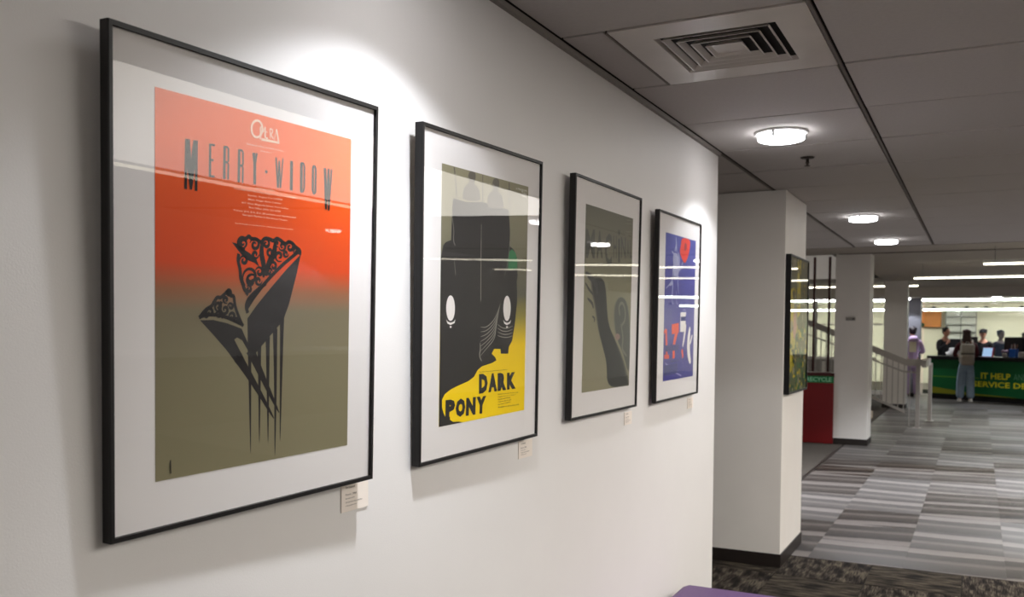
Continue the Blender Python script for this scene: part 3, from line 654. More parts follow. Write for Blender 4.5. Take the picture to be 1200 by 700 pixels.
for ci, (nm, c_) in enumerate(cols):
    b = BM()
    if nm == 'yellow':
        A5.poly(b, [(0.02, .25), (.22, .22), (.26, .8), (.1, .86), (.02, .8)]); A5.poly(b, [(.4, .0), (.6, .0), (.58, .42), (.42, .45)])
        for _ in range(26): patch(b, rr.random(), rr.uniform(.5, 1), rr.uniform(.06, .16), rr.uniform(.03, .10), rr)
    elif nm == 'pink':
        A5.poly(b, [(.22, .42), (.38, .40), (.42, .52), (.3, .62), (.2, .56)])
    else:
        for _ in range(30):
            y = rr.uniform(.45, 1) if nm in ('bottle', 'forest') else rr.random()
            patch(b, rr.random(), y, rr.uniform(.04, .15), rr.uniform(.02, .09), rr)
    A5.put('paint_patches', b, mat('print_'+nm, S(*c_), .6), stuff=True)
box('glass', -.006, -.004, -Wp/2+ff, Wp/2-ff, ff, Hp-ff, glass_m, r)

# ------------------------------------------------------------------ caption cards
ci_m = mat('caption_ink', S(110, 100, 94), .7)
for (ya, yb, zt, zb, which) in ((1.79, 1.90, 1.372, 1.30, 'orange'), (2.76, 2.865, 1.375, 1.315, 'black and yellow'), (3.80, 3.895, 1.395, 1.338, 'grey-olive'), (4.78, 4.885, 1.397, 1.34, 'violet-blue')):
    c = empty('caption_card', (.0, (ya+yb)/2, zb), 'small cream caption card on the wall under the %s poster' % which, 'label card', 'caption cards under the framed posters')
    hw = (yb-ya)/2; H_ = zt-zb
    box('card', .0004, .003, -hw, hw, 0, H_, card_m, c, bev=.0003)
    b = BM()
    for k, (st, wd, hh) in enumerate((('Tom Sutherland', .34, .0058), ('', 0, 0), ('Poster, 1988', .40, .0055), ('Screen print', .34, .0038), ('On loan from the collection', .62, .0038), ('of the graphic artist', .40, .0038))):
        if not st: continue
        vs, fs = curve_text_data(st, .012); z = H_*.80-k*H_*.125
        V = [b.verts.new((.0034, -hw*.72+wd*2*hw*x, z+hh*y)) for x, y in vs]
        for f in fs:
            try: b.faces.new([V[i] for i in f])
            except ValueError: pass
    obj('lettering', b, ci_m, c)

# ------------------------------------------------------------------ ceiling vent
v = empty('ceiling_vent', (.535, ROWY(0)+.381, CEIL), 'square louvred air diffuser panel set in the ceiling tiles', 'vent')
vm = mat('vent_enamel', S(196, 188, 182), .28, spec=.6, noise=.06, nscale=5)
b = BM(); P2 = (.337, .375); I2 = (.215, .235)
ring0 = [b.verts.new((sx*P2[0], sy*P2[1], -.003)) for sx, sy in ((-1, -1), (1, -1), (1, 1), (-1, 1))]
ring1 = [b.verts.new((sx*I2[0], sy*I2[1], -.003)) for sx, sy in ((-1, -1), (1, -1), (1, 1), (-1, 1))]
ring2 = [b.verts.new((sx*(I2[0]-.02), sy*(I2[1]-.02), .03)) for sx, sy in ((-1, -1), (1, -1), (1, 1), (-1, 1))]
ring00 = [b.verts.new((sx*P2[0], sy*P2[1], .012)) for sx, sy in ((-1, -1), (1, -1), (1, 1), (-1, 1))]
for a, c in ((ring00, ring0), (ring0, ring1), (ring1, ring2)):
    for i in range(4): b.faces.new((a[i], a[(i+1) % 4], c[(i+1) % 4], c[i]))
obj('face_panel', b, vm, v)
box('duct_opening', -.22, .22, -.24, .24, .031, .05, void_m, v)
for k in range(4):
    b = BM(); s0 = 1-.215*k; a_, c_ = (I2[0]-.022)*s0, (I2[1]-.022)*s0
    q0 = [b.verts.new((sx*a_, sy*c_, -.004)) for sx, sy in ((-1, -1), (1, -1), (1, 1), (-1, 1))]
    q1 = [b.verts.new((sx*(a_-.028), sy*(c_-.028), .024)) for sx, sy in ((-1, -1), (1, -1), (1, 1), (-1, 1))]
    q2 = [b.verts.new((sx*(a_-.031), sy*(c_-.031), .024)) for sx, sy in ((-1, -1), (1, -1), (1, 1), (-1, 1))]
    q3 = [b.verts.new((sx*(a_-.004), sy*(c_-.004), -.004)) for sx, sy in ((-1, -1), (1, -1), (1, 1), (-1, 1))]
    for a, c in ((q0, q1), (q1, q2), (q2, q3), (q3, q0)):
        for i in range(4): b.faces.new((a[i], a[(i+1) % 4], c[(i+1) % 4], c[i]))
    obj('louvre', b, vm, v)
box('centre_plate', -.06, .06, -.065, .065, .006, .009, vm, v)

# ------------------------------------------------------------------ round ceiling lights
lampglass = emis('lamp_glass_lit', (1, .985, 1, 1), 15)
def puck(x, y, zc, label, power=26, group=None, spot=True, core=.8):
    r = empty('ceiling_light', (x, y, zc), label, 'ceiling light', group)
    obj('trim_ring', lathe(BM(), [(.095, -.001), (.135, -.001), (.137, -.006), (.13, -.012), (.095, -.012)], seg=32), mat('lamp_trim', S(230, 230, 228), .4), r, True)
    obj('glass_shade', lathe(BM(), [(.0, -.046), (.10, -.046), (.118, -.04), (.12, -.018), (.112, -.013)], seg=32), lampglass, r, True)
    for k in range(3):
        a = k*2*PI/3+.4; b_ = BM(); bx(b_, -.008, .008, -.006, .006, -.042, -.006, .002); o = obj('clip', b_, mat('lamp_clip', S(150, 150, 150), .3, .8), r)
        o.location = (.124*math.cos(a), .124*math.sin(a), 0); o.rotation_euler = (0, 0, a)
    if spot:
        for nm, sz, bl, pw in (('downlight_beam', 120, .22, power), ('downlight_core', 92, 1.0, power*core)):
            l = bpy.data.lights.new(nm, 'SPOT'); l.energy = pw; l.spot_size = math.radians(sz); l.spot_blend = bl; l.shadow_soft_size = .05; l.color = (.90, .94, 1.0)
            o = bpy.data.objects.new(nm, l); C.objects.link(o); o.location = (x, y, zc-.072)
    return r
puck(.438, 4.942, CEIL, 'round lit ceiling light nearest the camera, just beyond the vent', 27, core=1.6)
puck(.438, 8.752, CEIL, 'round lit ceiling light above the yellow artwork, middle of three', 45)
puck(.438, 11.04, CEIL, 'round lit ceiling light at the far end of the tiled ceiling', 150)
puck(.438, 1.894, CEIL, 'round ceiling light above the orange poster, out of the picture', 26, core=3.2)
puck(.438, -1.154, CEIL, 'round ceiling light behind the photographer, out of the picture', 7, core=5)
puck(3.1, 8.752, CEIL, 'round ceiling light in the hall mirrored in the glass of the black and yellow poster', 60)
puck(3.1, 11.04, CEIL, 'round ceiling light in the hall seen only in the glass of the grey-olive poster', 130)
puck(8.3, 10.9, CEIL, 'round ceiling light far to the right seen only in the glass of the orange poster', 60)
puck(-1.9, 9.9, CEIL, 'round ceiling light over the carpet behind the wide column, hidden from the camera', 260)  # unseen lamp added to brighten the column by the bin
puck(-3.0, 13.4, 3.0, 'round ceiling light over the carpet left of the columns, out of the picture', 90)  # added lamp, lifts the dim area beyond the tiles
puck(3.1, 16.2, 3.0, 'round ceiling light in the hall between the linear lights, out of the picture', 200)  # extra fill for the hall, added out of view
puck(2.5, 12.6, 3.0, 'round ceiling light just past the tiled ceiling on the right, out of the picture', 380)  # added out of view to light the second column
puck(2.9, 19.8, 3.0, 'round ceiling light to the right behind the second linear light, out of the picture', 380)  # added out of view to light the column by the stair
puck(3.6, 23.2, 3.0, 'round ceiling light in front of the service desk, out of the picture', 150)  # added fill lamp for the far end of the hall
puck(-.42, 27.15, 2.74, 'small round ceiling light beside the grey pillar', 60)
puck(1.78, 27.1, 2.74, 'small round ceiling light above the service desk', 60)
# ------------------------------------------------------------------ sprinkler
s = empty('sprinkler_head', (.449, 5.70, CEIL), 'small dark sprinkler head hanging from the ceiling behind the nearest light', 'sprinkler')
dm = mat('bronze_dark', S(62, 54, 48), .4, .6)
obj('escutcheon', lathe(BM(), [(.0, -.002), (.042, -.003), (.036, -.009), (.012, -.012), (0, -.012)]), dm, s, True)
obj('stem', lathe(BM(), [(.009, -.011), (.009, -.03), (.012, -.034), (.006, -.04), (.006, -.05), (0, -.05)], seg=12), dm, s, True)
obj('deflector', lathe(BM(), [(0, -.051), (.017, -.051), (.017, -.054), (0, -.054)], seg=14), dm, s)

# ------------------------------------------------------------------ linear lights
led = emis('led_strip_warm', (1, .93, .74, 1), 8)
alu = mat('aluminium', S(170, 168, 162), .4, .6)
def linear(x0, x1, y, z, zc, label, ax='x', strength=None):
    r = empty('linear_light', ((x0+x1)/2, y, z) if ax == 'x' else (x0, (y[0]+y[1])/2, z), label, 'linear light')
    h = (x1-x0)/2 if ax == 'x' else (y[1]-y[0])/2
    def q(a0, a1, b0, b1, z0, z1, m, nm):
        return box(nm, a0, a1, b0, b1, z0, z1, m, r) if ax == 'x' else box(nm, b0, b1, a0, a1, z0, z1, m, r)
    q(-h, h, -.035, .035, .02, .06, alu, 'housing'); q(-h+.01, h-.01, -.032, .032, 0, .02, led, 'diffuser')
    if zc-z > .08:
        n = max(2, int(2*h/1.6)+1)
        for k in range(n):
            a = -h+.15+(2*h-.3)*k/(n-1); b_ = BM(); p = (a, 0, .06) if ax == 'x' else (0, a, .06)
            tube(b_, [p, (p[0], p[1], zc-z-.001)], .003, 6); obj('suspension_wire', b_, mat('wire', S(60, 58, 56), .4), r)
    return r
linear(1.415, 8.9, 14.6, 2.74, 3.0, 'nearest suspended linear light running to the right edge')
linear(.315, 8.9, 17.9, 2.74, 3.0, 'long suspended linear light, second from the camera')
linear(-4.8, .03, 24.6, 2.93, 3.0, 'far linear light partly hidden behind the stair column')
linear(5.2, 0, (-5.5, 8.0), 2.745, CEIL, 'linear light along the far side of the back-lit panels, out of the picture', ax='y')

# ------------------------------------------------------------------ purple bench
r = empty('bench', (.36, 3.9, 0), 'purple upholstered bench against the wall, its corner at the bottom edge', 'bench')
pu = mat('purple_vinyl', S(92, 64, 110), .5, spec=.35, noise=.05, nscale=30, bump=.3, bscale=500)
b = BM(); bx(b, -.31, .31, -.7, .69, .33, .452, .045)
obj('seat_cushion', b, pu, r, True)
box('base_frame', -.27, .27, -.66, .65, .27, .335, frame_m, r, bev=.005)
for sx in (-1, 1):
    for sy in (-1, 1):
        b = BM(); tube(b, [(sx*.22, sy*.58, .002), (sx*.22, sy*.58, .275)], .018, 10); obj('leg', b, alu, r)

# ------------------------------------------------------------------ recycling station and posts
r = empty('recycling_bin', (-1.0, 15.25, 0), 'tall dark red recycling cabinet with a green band reading RECYCLE', 'bin')
rm = mat('dark_red_laminate', S(112, 12, 16), .4); rm2 = mat('dark_red_edge', S(66, 12, 14), .5)
box('cabinet', -.55, .37, -.2, .2, .01, 1.06, rm, r, bev=.004)
box('top_cap', -.555, .375, -.205, .205, 1.06, 1.13, rm2, r, bev=.004)
box('green_band', -.552, .372, -.206, -.199, .97, 1.075, mat('recycle_green', S(18, 112, 62), .4), r)
b = BM()
vs, fs = curve_text_data('RECYCLE', .02)
V = [b.verts.new((-.045+.385*x, -.2075, .99+.068*y)) for x, y in vs]
for f in fs: b.faces.new([V[i] for i in f])
obj('lettering', b, mat('recycle_letters', S(150, 214, 170), .5), r, )
for i, (x, lb) in enumerate(((-1.02, 'slim dark red vertical post rising from behind the recycling bin, left of two'), (-.785, 'slim dark red vertical post rising from behind the recycling bin, next to the column'))):
    p = empty('screen_post', (x, 15.52, 0), lb, 'post')
    box('upright', -.016, .016, -.04, .04, .01, 2.99, rm2, p, bev=.003)
    box('foot_plate', -.04, .04, -.06, .06, .004, .012, alu, p)

# ------------------------------------------------------------------ stair with railing
rail_m = mat('railing_paint', S(176, 170, 164), .45, spec=.4, noise=.03, nscale=10)
r = empty('stair_railing', (.4, 18.48, 0), 'grey painted stair railing with flat handrail, balusters and end posts', 'railing')
def seg(bm, a, c, wy, hz):   # flat bar between a and c (x,z) at depth 0
    (x0, z0), (x1, z1) = a, c
    vs = [bm.verts.new((x, y, z)) for y in (-wy, wy) for x, z in ((x0, z0), (x1, z1), (x1, z1+hz), (x0, z0+hz))]
    for f in ((0, 1, 2, 3), (7, 6, 5, 4), (0, 4, 5, 1), (1, 5, 6, 2), (2, 6, 7, 3), (3, 7, 4, 0)): bm.faces.new([vs[i] for i in f])
b = BM(); seg(b, (-.22, 1.16), (.17, 1.16), .03, .125); seg(b, (-2.1, 1.95), (-.22, 1.16), .03, .125); obj('handrail', b, rail_m, r)
b = BM(); tube(b, [(-2.1, 0, 1.78), (-.26, 0, 1.05), (0, 0, 1.03)], .016, 8); obj('grip_rail', b, rail_m, r)
b = BM(); seg(b, (-2.1, 1.10), (-.22, .27), .015, .05); obj('bottom_rail', b, rail_m, r)
for k in range(19):
    x = -.14-.1*k; zb = .30+(-.22-x)*.44 if x < -.22 else .02; zt = 1.17+max(0, (-.22-x))*.42
    b = BM(); bx(b, x-.008, x+.008, -.008, .008, zb, zt); obj('baluster', b, rail_m, r)
b = BM(); bx(b, -.035, .035, -.03, .03, .003, 1.17, .004); bx(b, -.07, .07, -.07, .07, .003, .012); obj('end_post', b, rail_m, r)
b = BM(); seg(b, (.10, 1.16), (.17, 1.16), .9, .125); bx(b, .1, .17, 1.6, 1.7, .003, 1.17, .004); bx(b, .06, .21, 1.55, 1.75, .003, .012); 
bmesh.ops.translate(b, vec=(0, 0, 0), verts=b.verts)
obj('end_post', b, rail_m, r)
st = empty('stair', (-1.2, 19.4, 0), 'light stair flight rising to the left behind the railing', 'stairs')
stm = mat('stair_oak', S(178, 160, 138), .5); 
for k in range(9):
    x1 = .66-.29*k; b = BM(); bx(b, x1-.30, x1, -.78, .85, .004+.155*k if k else .004, .155*(k+1), .006); obj('step', b, stm, st)
b = BM(); seg(b, (-1.95, 1.12), (.66, -.0), .02, .22); bmesh.ops.translate(b, vec=(0, -.82, .01), verts=b.verts); 
for v_ in b.verts: v_.co.z = max(.004, v_.co.z)
obj('stringer', b, rail_m, st)

# low white counter glimpsed through the railing, back left
r = empty('low_counter', (-1.9, 23.4, 0), 'low white counter behind the posts and the recycling bin', 'counter')
box('body', -1.4, 1.0, -.25, .25, .005, 1.12, mat('counter_grey', S(150, 146, 140), .6), r); box('top', -1.45, 1.05, -.3, .3, 1.12, 1.18, white_m, r, bev=.005)
for k in range(6): box('panel_strip', -1.3+.4*k, -1.22+.4*k, -.262, -.25, .05, 1.08, white_m, r)

# ------------------------------------------------------------------ glazed office
gl = glassmat('office_glass', 1.4, (.93, .98, .95, 1))
mul = mat('glazing_grey', S(120, 128, 124), .4, .3)
xs_ = [-.06, 1.3, 2.7, 4.2, 5.8, 7.4, 8.98]
for i, (a, c) in enumerate(zip(xs_, xs_[1:])):
    wn = empty('window_%d' % (i+1), ((a+c)/2, 29.5, 0)); wn['kind'] = 'structure'
    h = (c-a)/2; box('pane', -h+.006, h-.006, -.005, .005, .12, 2.80, gl, wn)
    box('floor_channel', -h, h, -.03, .03, .004, .12, mul, wn); box('head_channel', -h, h, -.02, .02, 2.795, 2.818, mul, wn)
    for x in (-h+.25, h-.25):
        box('clamp', x-.05, x+.05, -.03, .03, 2.5, 2.56, mat('clamp_dark', S(52, 66, 58), .4, .5), wn)
xs_ = [-8.0, -6.6, -5.2, -3.9, -2.9, -2.2, -1.6, -1.0, -.46]
for i, (a, c) in enumerate(zip(xs_, xs_[1:])):
    wn = empty('window_%d' % (i+7), ((a+c)/2, 28.1, 0)); wn['kind'] = 'structure'
    h = (c-a)/2; box('pane', -h+.03, h-.03, -.005, .005, .12, 2.70, gl, wn)
    b = BM(); bx(b, -h, -h+.03, -.03, .03, .004, 2.72); bx(b, h-.03, h, -.03, .03, .004, 2.72); bx(b, -h, h, -.03, .03, .004, .12); bx(b, -h, h, -.03, .03, 2.0, 2.04); obj('window_frame', b, white_m, wn)
# office lights
offl = emis('office_led', (1, .97, .90, 1), 27)
def strip(x0, x1, y, z, label):
    o = empty('office_light', ((x0+x1)/2, y, z), label, 'linear light'); h = (x1-x0)/2
    box('diffuser', -h, h, -.06, .06, 0, .05, offl, o); box('housing', -h-.01, h+.01, -.07, .07, .05, .055 if z > 2.7 else .07, alu, o)
    if z < 2.7:
        for k in range(5): box('hanger', -h+.3+(2*h-.6)*k/4-.006, -h+.3+(2*h-.6)*k/4+.006, -.006, .006, .07, .28, alu, o)
strip(-.3, 8.5, 30.4, 2.76, 'bright strip light just inside the glass above the desk')
strip(-.3, 8.5, 33.6, 2.54, 'second strip light deeper in the glazed office')
strip(-7.5, -1, 30.4, 2.76, 'strip light in the left part of the glazed office')
strip(-7.5, -1, 33.6, 2.54, 'rear strip light in the left part of the glazed office')
# wall cabinet, shelving, plant
r = empty('wall_cabinet', (-.15, 35.6, 2.0), 'orange-brown wooden panel on the rear office wall', 'cabinet')
wd = mat('orange_wood', S(196, 122, 58), .5, noise=.08, nscale=6)
b = BM(); bx(b, -.35, .34, -.1, .18, .0, .55, .01); obj('body', b, wd, r); box('door', -.33, -.01, -.115, -.1, .02, .53, wd, r); box('door', .01, .32, -.115, -.1, .02, .53, wd, r)
r = empty('shelving_unit', (.68, 35.55, 0), 'white shelving with dark shelf edges beside the wooden cabinet', 'shelf')
box('back', -.36, .62, .1, .16, .003, 2.6, white_m, r)
for k in range(6): box('shelf', -.36, .62, -.12, .1, 1.05+.26*k, 1.075+.26*k, mat('shelf_grey', S(128, 130, 126), .5), r)
for x in (-.36, .12, .6): box('upright', x, x+.025, -.13, .1, .9, 2.6, MATS['shelf_grey'], r)
r = empty('wall_disc', (-.1, 29.42, 2.02), 'small round green sticker on the office glass by the pillar', 'sticker')
obj('disc', lathe(BM(), [(0, 0), (.06, 0), (.06, .004), (0, .004)], seg=20), mat('disc_green', S(66, 122, 78), .5), r).matrix_local = Matrix.Rotation(PI/2, 4, 'X')
r = empty('display_screen', (-1.75, 27.6, 1.5), 'blue lit display screen behind the stair rail, back left', 'screen')
box('bezel', -.42, .42, -.02, .03, 0, .5, frame_m, r); box('panel', -.4, .4, -.024, -.02, .02, .48, emis('screen_blue', (.16, .28, 1, 1), 1.3), r)
box('stand', -.04, .04, -.01, .02, -1.49, 0, frame_m, r); box('stand_foot', -.3, .3, -.2, .2, -1.497, -1.47, frame_m, r)

# ------------------------------------------------------------------ service desk
p0 = Vector((.26, 27.37)); p1 = Vector((2.43, 26.06)); d_ = (p1-p0); ang = math.atan2(d_.y, d_.x); Ld = 3.8
r = empty('service_desk', (p0.x, p0.y, 0), 'long green service desk with black top and yellow lettering', 'desk', rz=ang)
gm = mat('desk_green', S(14, 92, 48), .35, spec=.4)
Lq = Ld
box('kick_plate', -.02, Lq, .06, .75, .004, .14, mat('kick_black', S(14, 13, 13), .5), r)
box('front_panel', -.06, Lq, .02, .09, .14, 1.07, gm, r, bev=.004)
box('side_panel', -.06, .02, .05, .78, .14, 1.07, gm, r)
box('worktop', -.12, Lq+.05, -.06, .84, 1.07, 1.165, mat('desk_top_black', S(20, 18, 19), .3), r, bev=.008)
box('accent_stripe', -.06, 1.35, .016, .02, .60, .615, mat('desk_lime', S(110, 160, 40), .4), r)
b = BM()
vs = [b.verts.new(v_) for v_ in ((-.06, .0155, .15), (2.4, .0155, .15), (1.2, .0155, .20), (-.06, .0155, .33))]; b.faces.new(vs); obj('accent_swoosh', b, mat('desk_olive', S(128, 128, 24), .4), r)
ym = mat('desk_yellow', S(232, 220, 40), .45); lm_ = mat('desk_pale_green', S(96, 150, 110), .45)
def desktext(st, xa, xb, z0, z1, m, lab=None, bold=.02):
    vs, fs = curve_text_data(st, bold); b = BM(); V = [b.verts.new((xa+(xb-xa)*x, .0165, z0+(z1-z0)*y)) for x, y in vs]
    for f in fs:
        try: b.faces.new([V[i] for i in f])
        except ValueError: pass
    o = obj('lettering', b, m, r); 
    if lab: o['label'] = lab
    return o
# ray-solved positions along the front: u = distance from p0
def along(px, py):   # where the picture column px meets the desk front plane
    v = fw + r2*((px-600)/F_PX) - u2*((py-431.7)/F_PX); n = Vector((-math.sin(ang), math.cos(ang), 0)); o = Vector((1.389, 0, 1.75))
    t_ = (Vector((p0.x, p0.y, 0))+n*.016-o).dot(n)/v.dot(n); P = o+v*t_; return ((P-Vector((p0.x, p0.y, 0))).dot(Vector((math.cos(ang), math.sin(ang), 0))), P.z)
ua, za = along(1149.5, 444); ub, zb_ = along(1184, 445.5); _, zt = along(1149.5, 437)
desktext('IT HELP', ua, ub, za, zt, ym, 'bold yellow lettering, upper line')
uc, _ = along(1187.5, 445.5); desktext('AND', uc, uc+(ub-ua)*.46, za, zt, lm_, 'thin pale green lettering', 0)
ue, ze = along(1140, 453); uf, _ = along(1200, 455); _, zf_ = along(1145, 446.8); us, _ = along(1140.5, 453)
wS = (uf-ue)/8.9
desktext('SERVICE DESK', ue, ue+wS*11.4, ze, zf_, ym, 'bold yellow lettering, lower line')

# ------------------------------------------------------------------ people
def skin_mesh(V, E, sub=1):
    """V: list of (pos, radius), E: edges -> evaluated skinned mesh (verts, faces)"""
    me = bpy.data.meshes.new('sk'); me.from_pydata([v[0] for v in V], E, []); o = bpy.data.objects.new('sk', me); C.objects.link(o)
    m1 = o.modifiers.new('s', 'SKIN'); m1.use_smooth_shade = True
    for i, v in enumerate(V):
        rr_ = v[1] if isinstance(v[1], tuple) else (v[1], v[1]); me.skin_vertices[0].data[i].radius = rr_; me.skin_vertices[0].data[i].use_root = (i == 0)
    m2 = o.modifiers.new('u', 'SUBSURF'); m2.levels = sub; m2.render_levels = sub
    dg = bpy.context.evaluated_depsgraph_get(); dg.update(); ev = o.evaluated_get(dg); ms = ev.to_mesh()
    out = ([tuple(v.co) for v in ms.vertices], [tuple(p.vertices) for p in ms.polygons]); ev.to_mesh_clear(); bpy.data.objects.remove(o); bpy.data.meshes.remove(me); return out
def join_parts(parts):
    vs, fs = [], []
    for a, f in parts: n = len(vs); vs += a; fs += [tuple(i+n for i in q) for q in f]
    return vs, fs
def from_bm(b):
    b.verts.ensure_lookup_table(); b.verts.index_update(); d = ([tuple(v.co) for v in b.verts], [tuple(v.index for v in f.verts) for f in b.faces]); b.free(); return d
def remesh(vs, fs, vox):
    me = bpy.data.meshes.new('r'); me.from_pydata(vs, [], fs); o = bpy.data.objects.new('r', me); C.objects.link(o)
    m = o.modifiers.new('r', 'REMESH'); m.mode = 'VOXEL'; m.voxel_size = vox; m.use_smooth_shade = True
    s_ = o.modifiers.new('s', 'SMOOTH'); s_.factor = .5; s_.iterations = 2
    dg = bpy.context.evaluated_depsgraph_get(); dg.update(); ev = o.evaluated_get(dg); ms = bpy.data.meshes.new_from_object(ev); bpy.data.objects.remove(o); bpy.data.meshes.remove(me)
    ms.materials.clear(); return ms
def person(loc, rz, H, label, skin, top, legs, hair, hairlen=.1, armL=None, armR=None, shoes=(226, 222, 216), lean=0, cap=None, flare=1.0, head_turn=0, hood=False, seated=False, long_top=False):
    """built at 1.75 m facing -Y and scaled; armL/R = (elbow, wrist) positions"""
    R = empty('person', loc, label, 'person', rz=rz); k = H/1.75; R.scale = (k, k, k)
    Y = lambda z: -lean*max(0, z-.95)
    sk = mat('skin_%d' % skin[0], S(*skin), .55)
    hipx = .09
    fl, fr = ((-.11, 0), (.11, 0))
    if seated:
        kneeL, kneeR = (-.11, -.42, .56), (.11, -.42, .56); ankL, ankR = (-.11, -.40, .12), (.11, -.38, .12); hz = .56
    else:
        kneeL, kneeR = (-.10, -.02, .50), (.11, -.035, .50); ankL, ankR = (-.11, .02, .09), (.12, -.01, .09); hz = .94
    dz = hz-.94
    Z = lambda z: z+dz
    aL = armL or ((-.25, .02, 1.12), (-.24, -.10, .88)); aR = armR or ((.25, .02, 1.12), (.24, -.10, .88))
    aL = [tuple(a) for a in aL]; aR = [tuple(a) for a in aR]
    V = []; E = []
    def v(p, r_): V.append((p, r_)); return len(V)-1
    pel = v((0, 0, Z(.95)), (.135, .10)); wst = v((0, Y(1.1), Z(1.10)), (.125, .085)); ch = v((0, Y(1.3), Z(1.30)), (.15, .10)); cl = v((0, Y(1.43), Z(1.42)), (.10, .075)); nk = v((0, Y(1.5)-.01, Z(1.50)), .052); hb = v((0, Y(1.56)-.02, Z(1.58)), .055)
    E += [(pel, wst), (wst, ch), (ch, cl), (cl, nk), (nk, hb)]
    for sx, (el, wr), kn, an in ((-1, aL, kneeL, ankL), (1, aR, kneeR, ankR)):
        sh = v((sx*.175, Y(1.41), Z(1.405)), .052); e = v(el, .04); w_ = v(wr, .026)
        d = (Vector(wr)-Vector(el)).normalized(); E += [(cl, sh), (sh, e), (e, w_)]
        side = d.cross(Vector((0, 1, 0))); side = side.normalized() if side.length > .1 else Vector((1, 0, 0))
        pm_ = v(tuple(Vector(wr)+d*.06), (.030, .018)); E.append((w_, pm_))
        for fi in range(4):
            b0 = Vector(wr)+d*.09+side*(-.027+.018*fi); L_ = (.060, .072, .066, .050)[fi]
            f1 = v(tuple(b0), .0095); f2 = v(tuple(b0+d*L_*.6+Vector((0, -.008, -.004))), .0085); f3 = v(tuple(b0+d*L_+Vector((0, -.02, -.012))), .0075); E += [(pm_, f1), (f1, f2), (f2, f3)]
        t1 = v(tuple(Vector(wr)+d*.035+side*.032*(-sx)), .011); t2 = v(tuple(Vector(wr)+d*.075+side*.052*(-sx)), .009); E += [(pm_, t1), (t1, t2)]
        hp = v((sx*hipx, 0, Z(.88)), .085); kk = v(kn, .056); mid = v(tuple((Vector(kn)+Vector(an))/2+Vector((0, .015, .02))), .05); aa = v(an, .034); to = v((an[0]+sx*.015, an[1]-.13, .035), .03); hl = v((an[0], an[1]+.03, .04), .03)
        E += [(pel, hp), (hp, kk), (kk, mid), (mid, aa), (aa, to), (aa, hl)]
    parts = [skin_mesh(V, E, 1)]
    hc = Vector((0, Y(1.64)-.03, Z(1.645))); b = BM(); rotm = Matrix.Rotation(head_turn, 3, 'Z')
    ellipsoid(b, hc, (.074, .093, .112), 16, 12, rotm); ellipsoid(b, hc+rotm @ Vector((0, -.03, -.055)), (.05, .055, .055), 12, 8, rotm)
    ellipsoid(b, hc+rotm @ Vector((0, -.10, -.012)), (.013, .02, .022), 8, 6, rotm); ellipsoid(b, hc+rotm @ Vector((0, -.086, -.052)), (.026, .012, .009), 8, 6, rotm)
    for sx in (-1, 1): ellipsoid(b, hc+rotm @ Vector((sx*.076, .005, -.005)), (.012, .02, .032), 8, 6, rotm)
    parts.append(from_bm(b)); vs, fs = join_parts(parts)
    obj('body', remesh(vs, fs, .011), sk, R)
    b = BM()
    for sx in (-1, 1): ellipsoid(b, hc+rotm @ Vector((sx*.03, -.084, .012)), (.013, .008, .007), 8, 6, rotm)
    obj('eyes', b, mat('eye_dark', S(30, 22, 20), .2), R, True)
    # top
    V = []; E = []; g = .018
    lo = Z(.85) if not long_top else Z(.55)
    a0 = v((0, 0, lo), (.155, .125)); a1 = v((0, Y(1.08), Z(1.06)), (.155, .118)); a2 = v((0, Y(1.28), Z(1.27)), (.172, .125)); a3 = v((0, Y(1.42), Z(1.40)), (.12, .092)); a4 = v((0, Y(1.47), Z(1.475)), .07)
    E += [(a0, a1), (a1, a2), (a2, a3), (a3, a4)]
    for sx, (el, wr) in ((-1, aL), (1, aR)):
        sh = v((sx*.18, Y(1.41), Z(1.40)), .07); e = v(el, .058); w_ = v(tuple(Vector(wr)*.97+Vector(el)*.03), .044); E += [(a3, sh), (sh, e), (e, w_)]
    vs, fs = skin_mesh(V, E, 1); obj('top', remesh(vs, fs, .014), mat('cloth_%d_%d_%d' % top, S(*top), .85, noise=.08, nscale=14, bump=.3, bscale=60), R)
    # trousers
    V = []; E = []; a0 = v((0, 0, Z(1.06)), (.142, .105)); a1 = v((0, 0, Z(.90)), (.15, .12)); E.append((a0, a1))
    for sx, kn, an in ((-1, kneeL, ankL), (1, kneeR, ankR)):
        hp = v((sx*.09, 0, Z(.82)), .10); kk = v(kn, .075*flare); aa = v((an[0], an[1]-.01, an[2]-.035), .068*flare); E += [(a1, hp), (hp, kk), (kk, aa)]
    vs, fs = skin_mesh(V, E, 1); obj('trousers', remesh(vs, fs, .013), mat('cloth_%d_%d_%d' % legs, S(*legs), .85, noise=.1, nscale=9), R)
    for sx, an in ((-1, ankL), (1, ankR)):
        b = BM(); ellipsoid(b, Vector((an[0]+sx*.008, an[1]-.06, .045)), (.05, .125, .045), 12, 8); bx(b, an[0]-.045+sx*.008, an[0]+.045+sx*.008, an[1]-.175, an[1]+.055, .002, .022, .006)
        obj('shoe', b, mat('shoe_%d' % shoes[0], S(*shoes), .6), R, True)
    if hair:
        b = BM(); hm = mat('hair_%d_%d_%d' % hair, S(*hair), .6, noise=.25, nscale=40)
        ellipsoid(b, hc+rotm @ Vector((0, .022, .026)), (.088, .098, .108), 18, 12, rotm)
        if hairlen > .12:
            ellipsoid(b, hc+rotm @ Vector((0, .06, -hairlen*.45)), (.095, .06, hairlen*.75), 16, 12, rotm)
            for sx in (-1, 1): ellipsoid(b, hc+rotm @ Vector((sx*.072, .02, -hairlen*.4)), (.03, .05, hairlen*.6), 10, 8, rotm)
        for q in range(14):
            a = q*2.4; ellipsoid(b, hc+rotm @ Vector((.07*math.cos(a), .03+.07*math.sin(a)*.8, .06+.035*math.sin(q))), (.03, .03, .025), 8, 6)
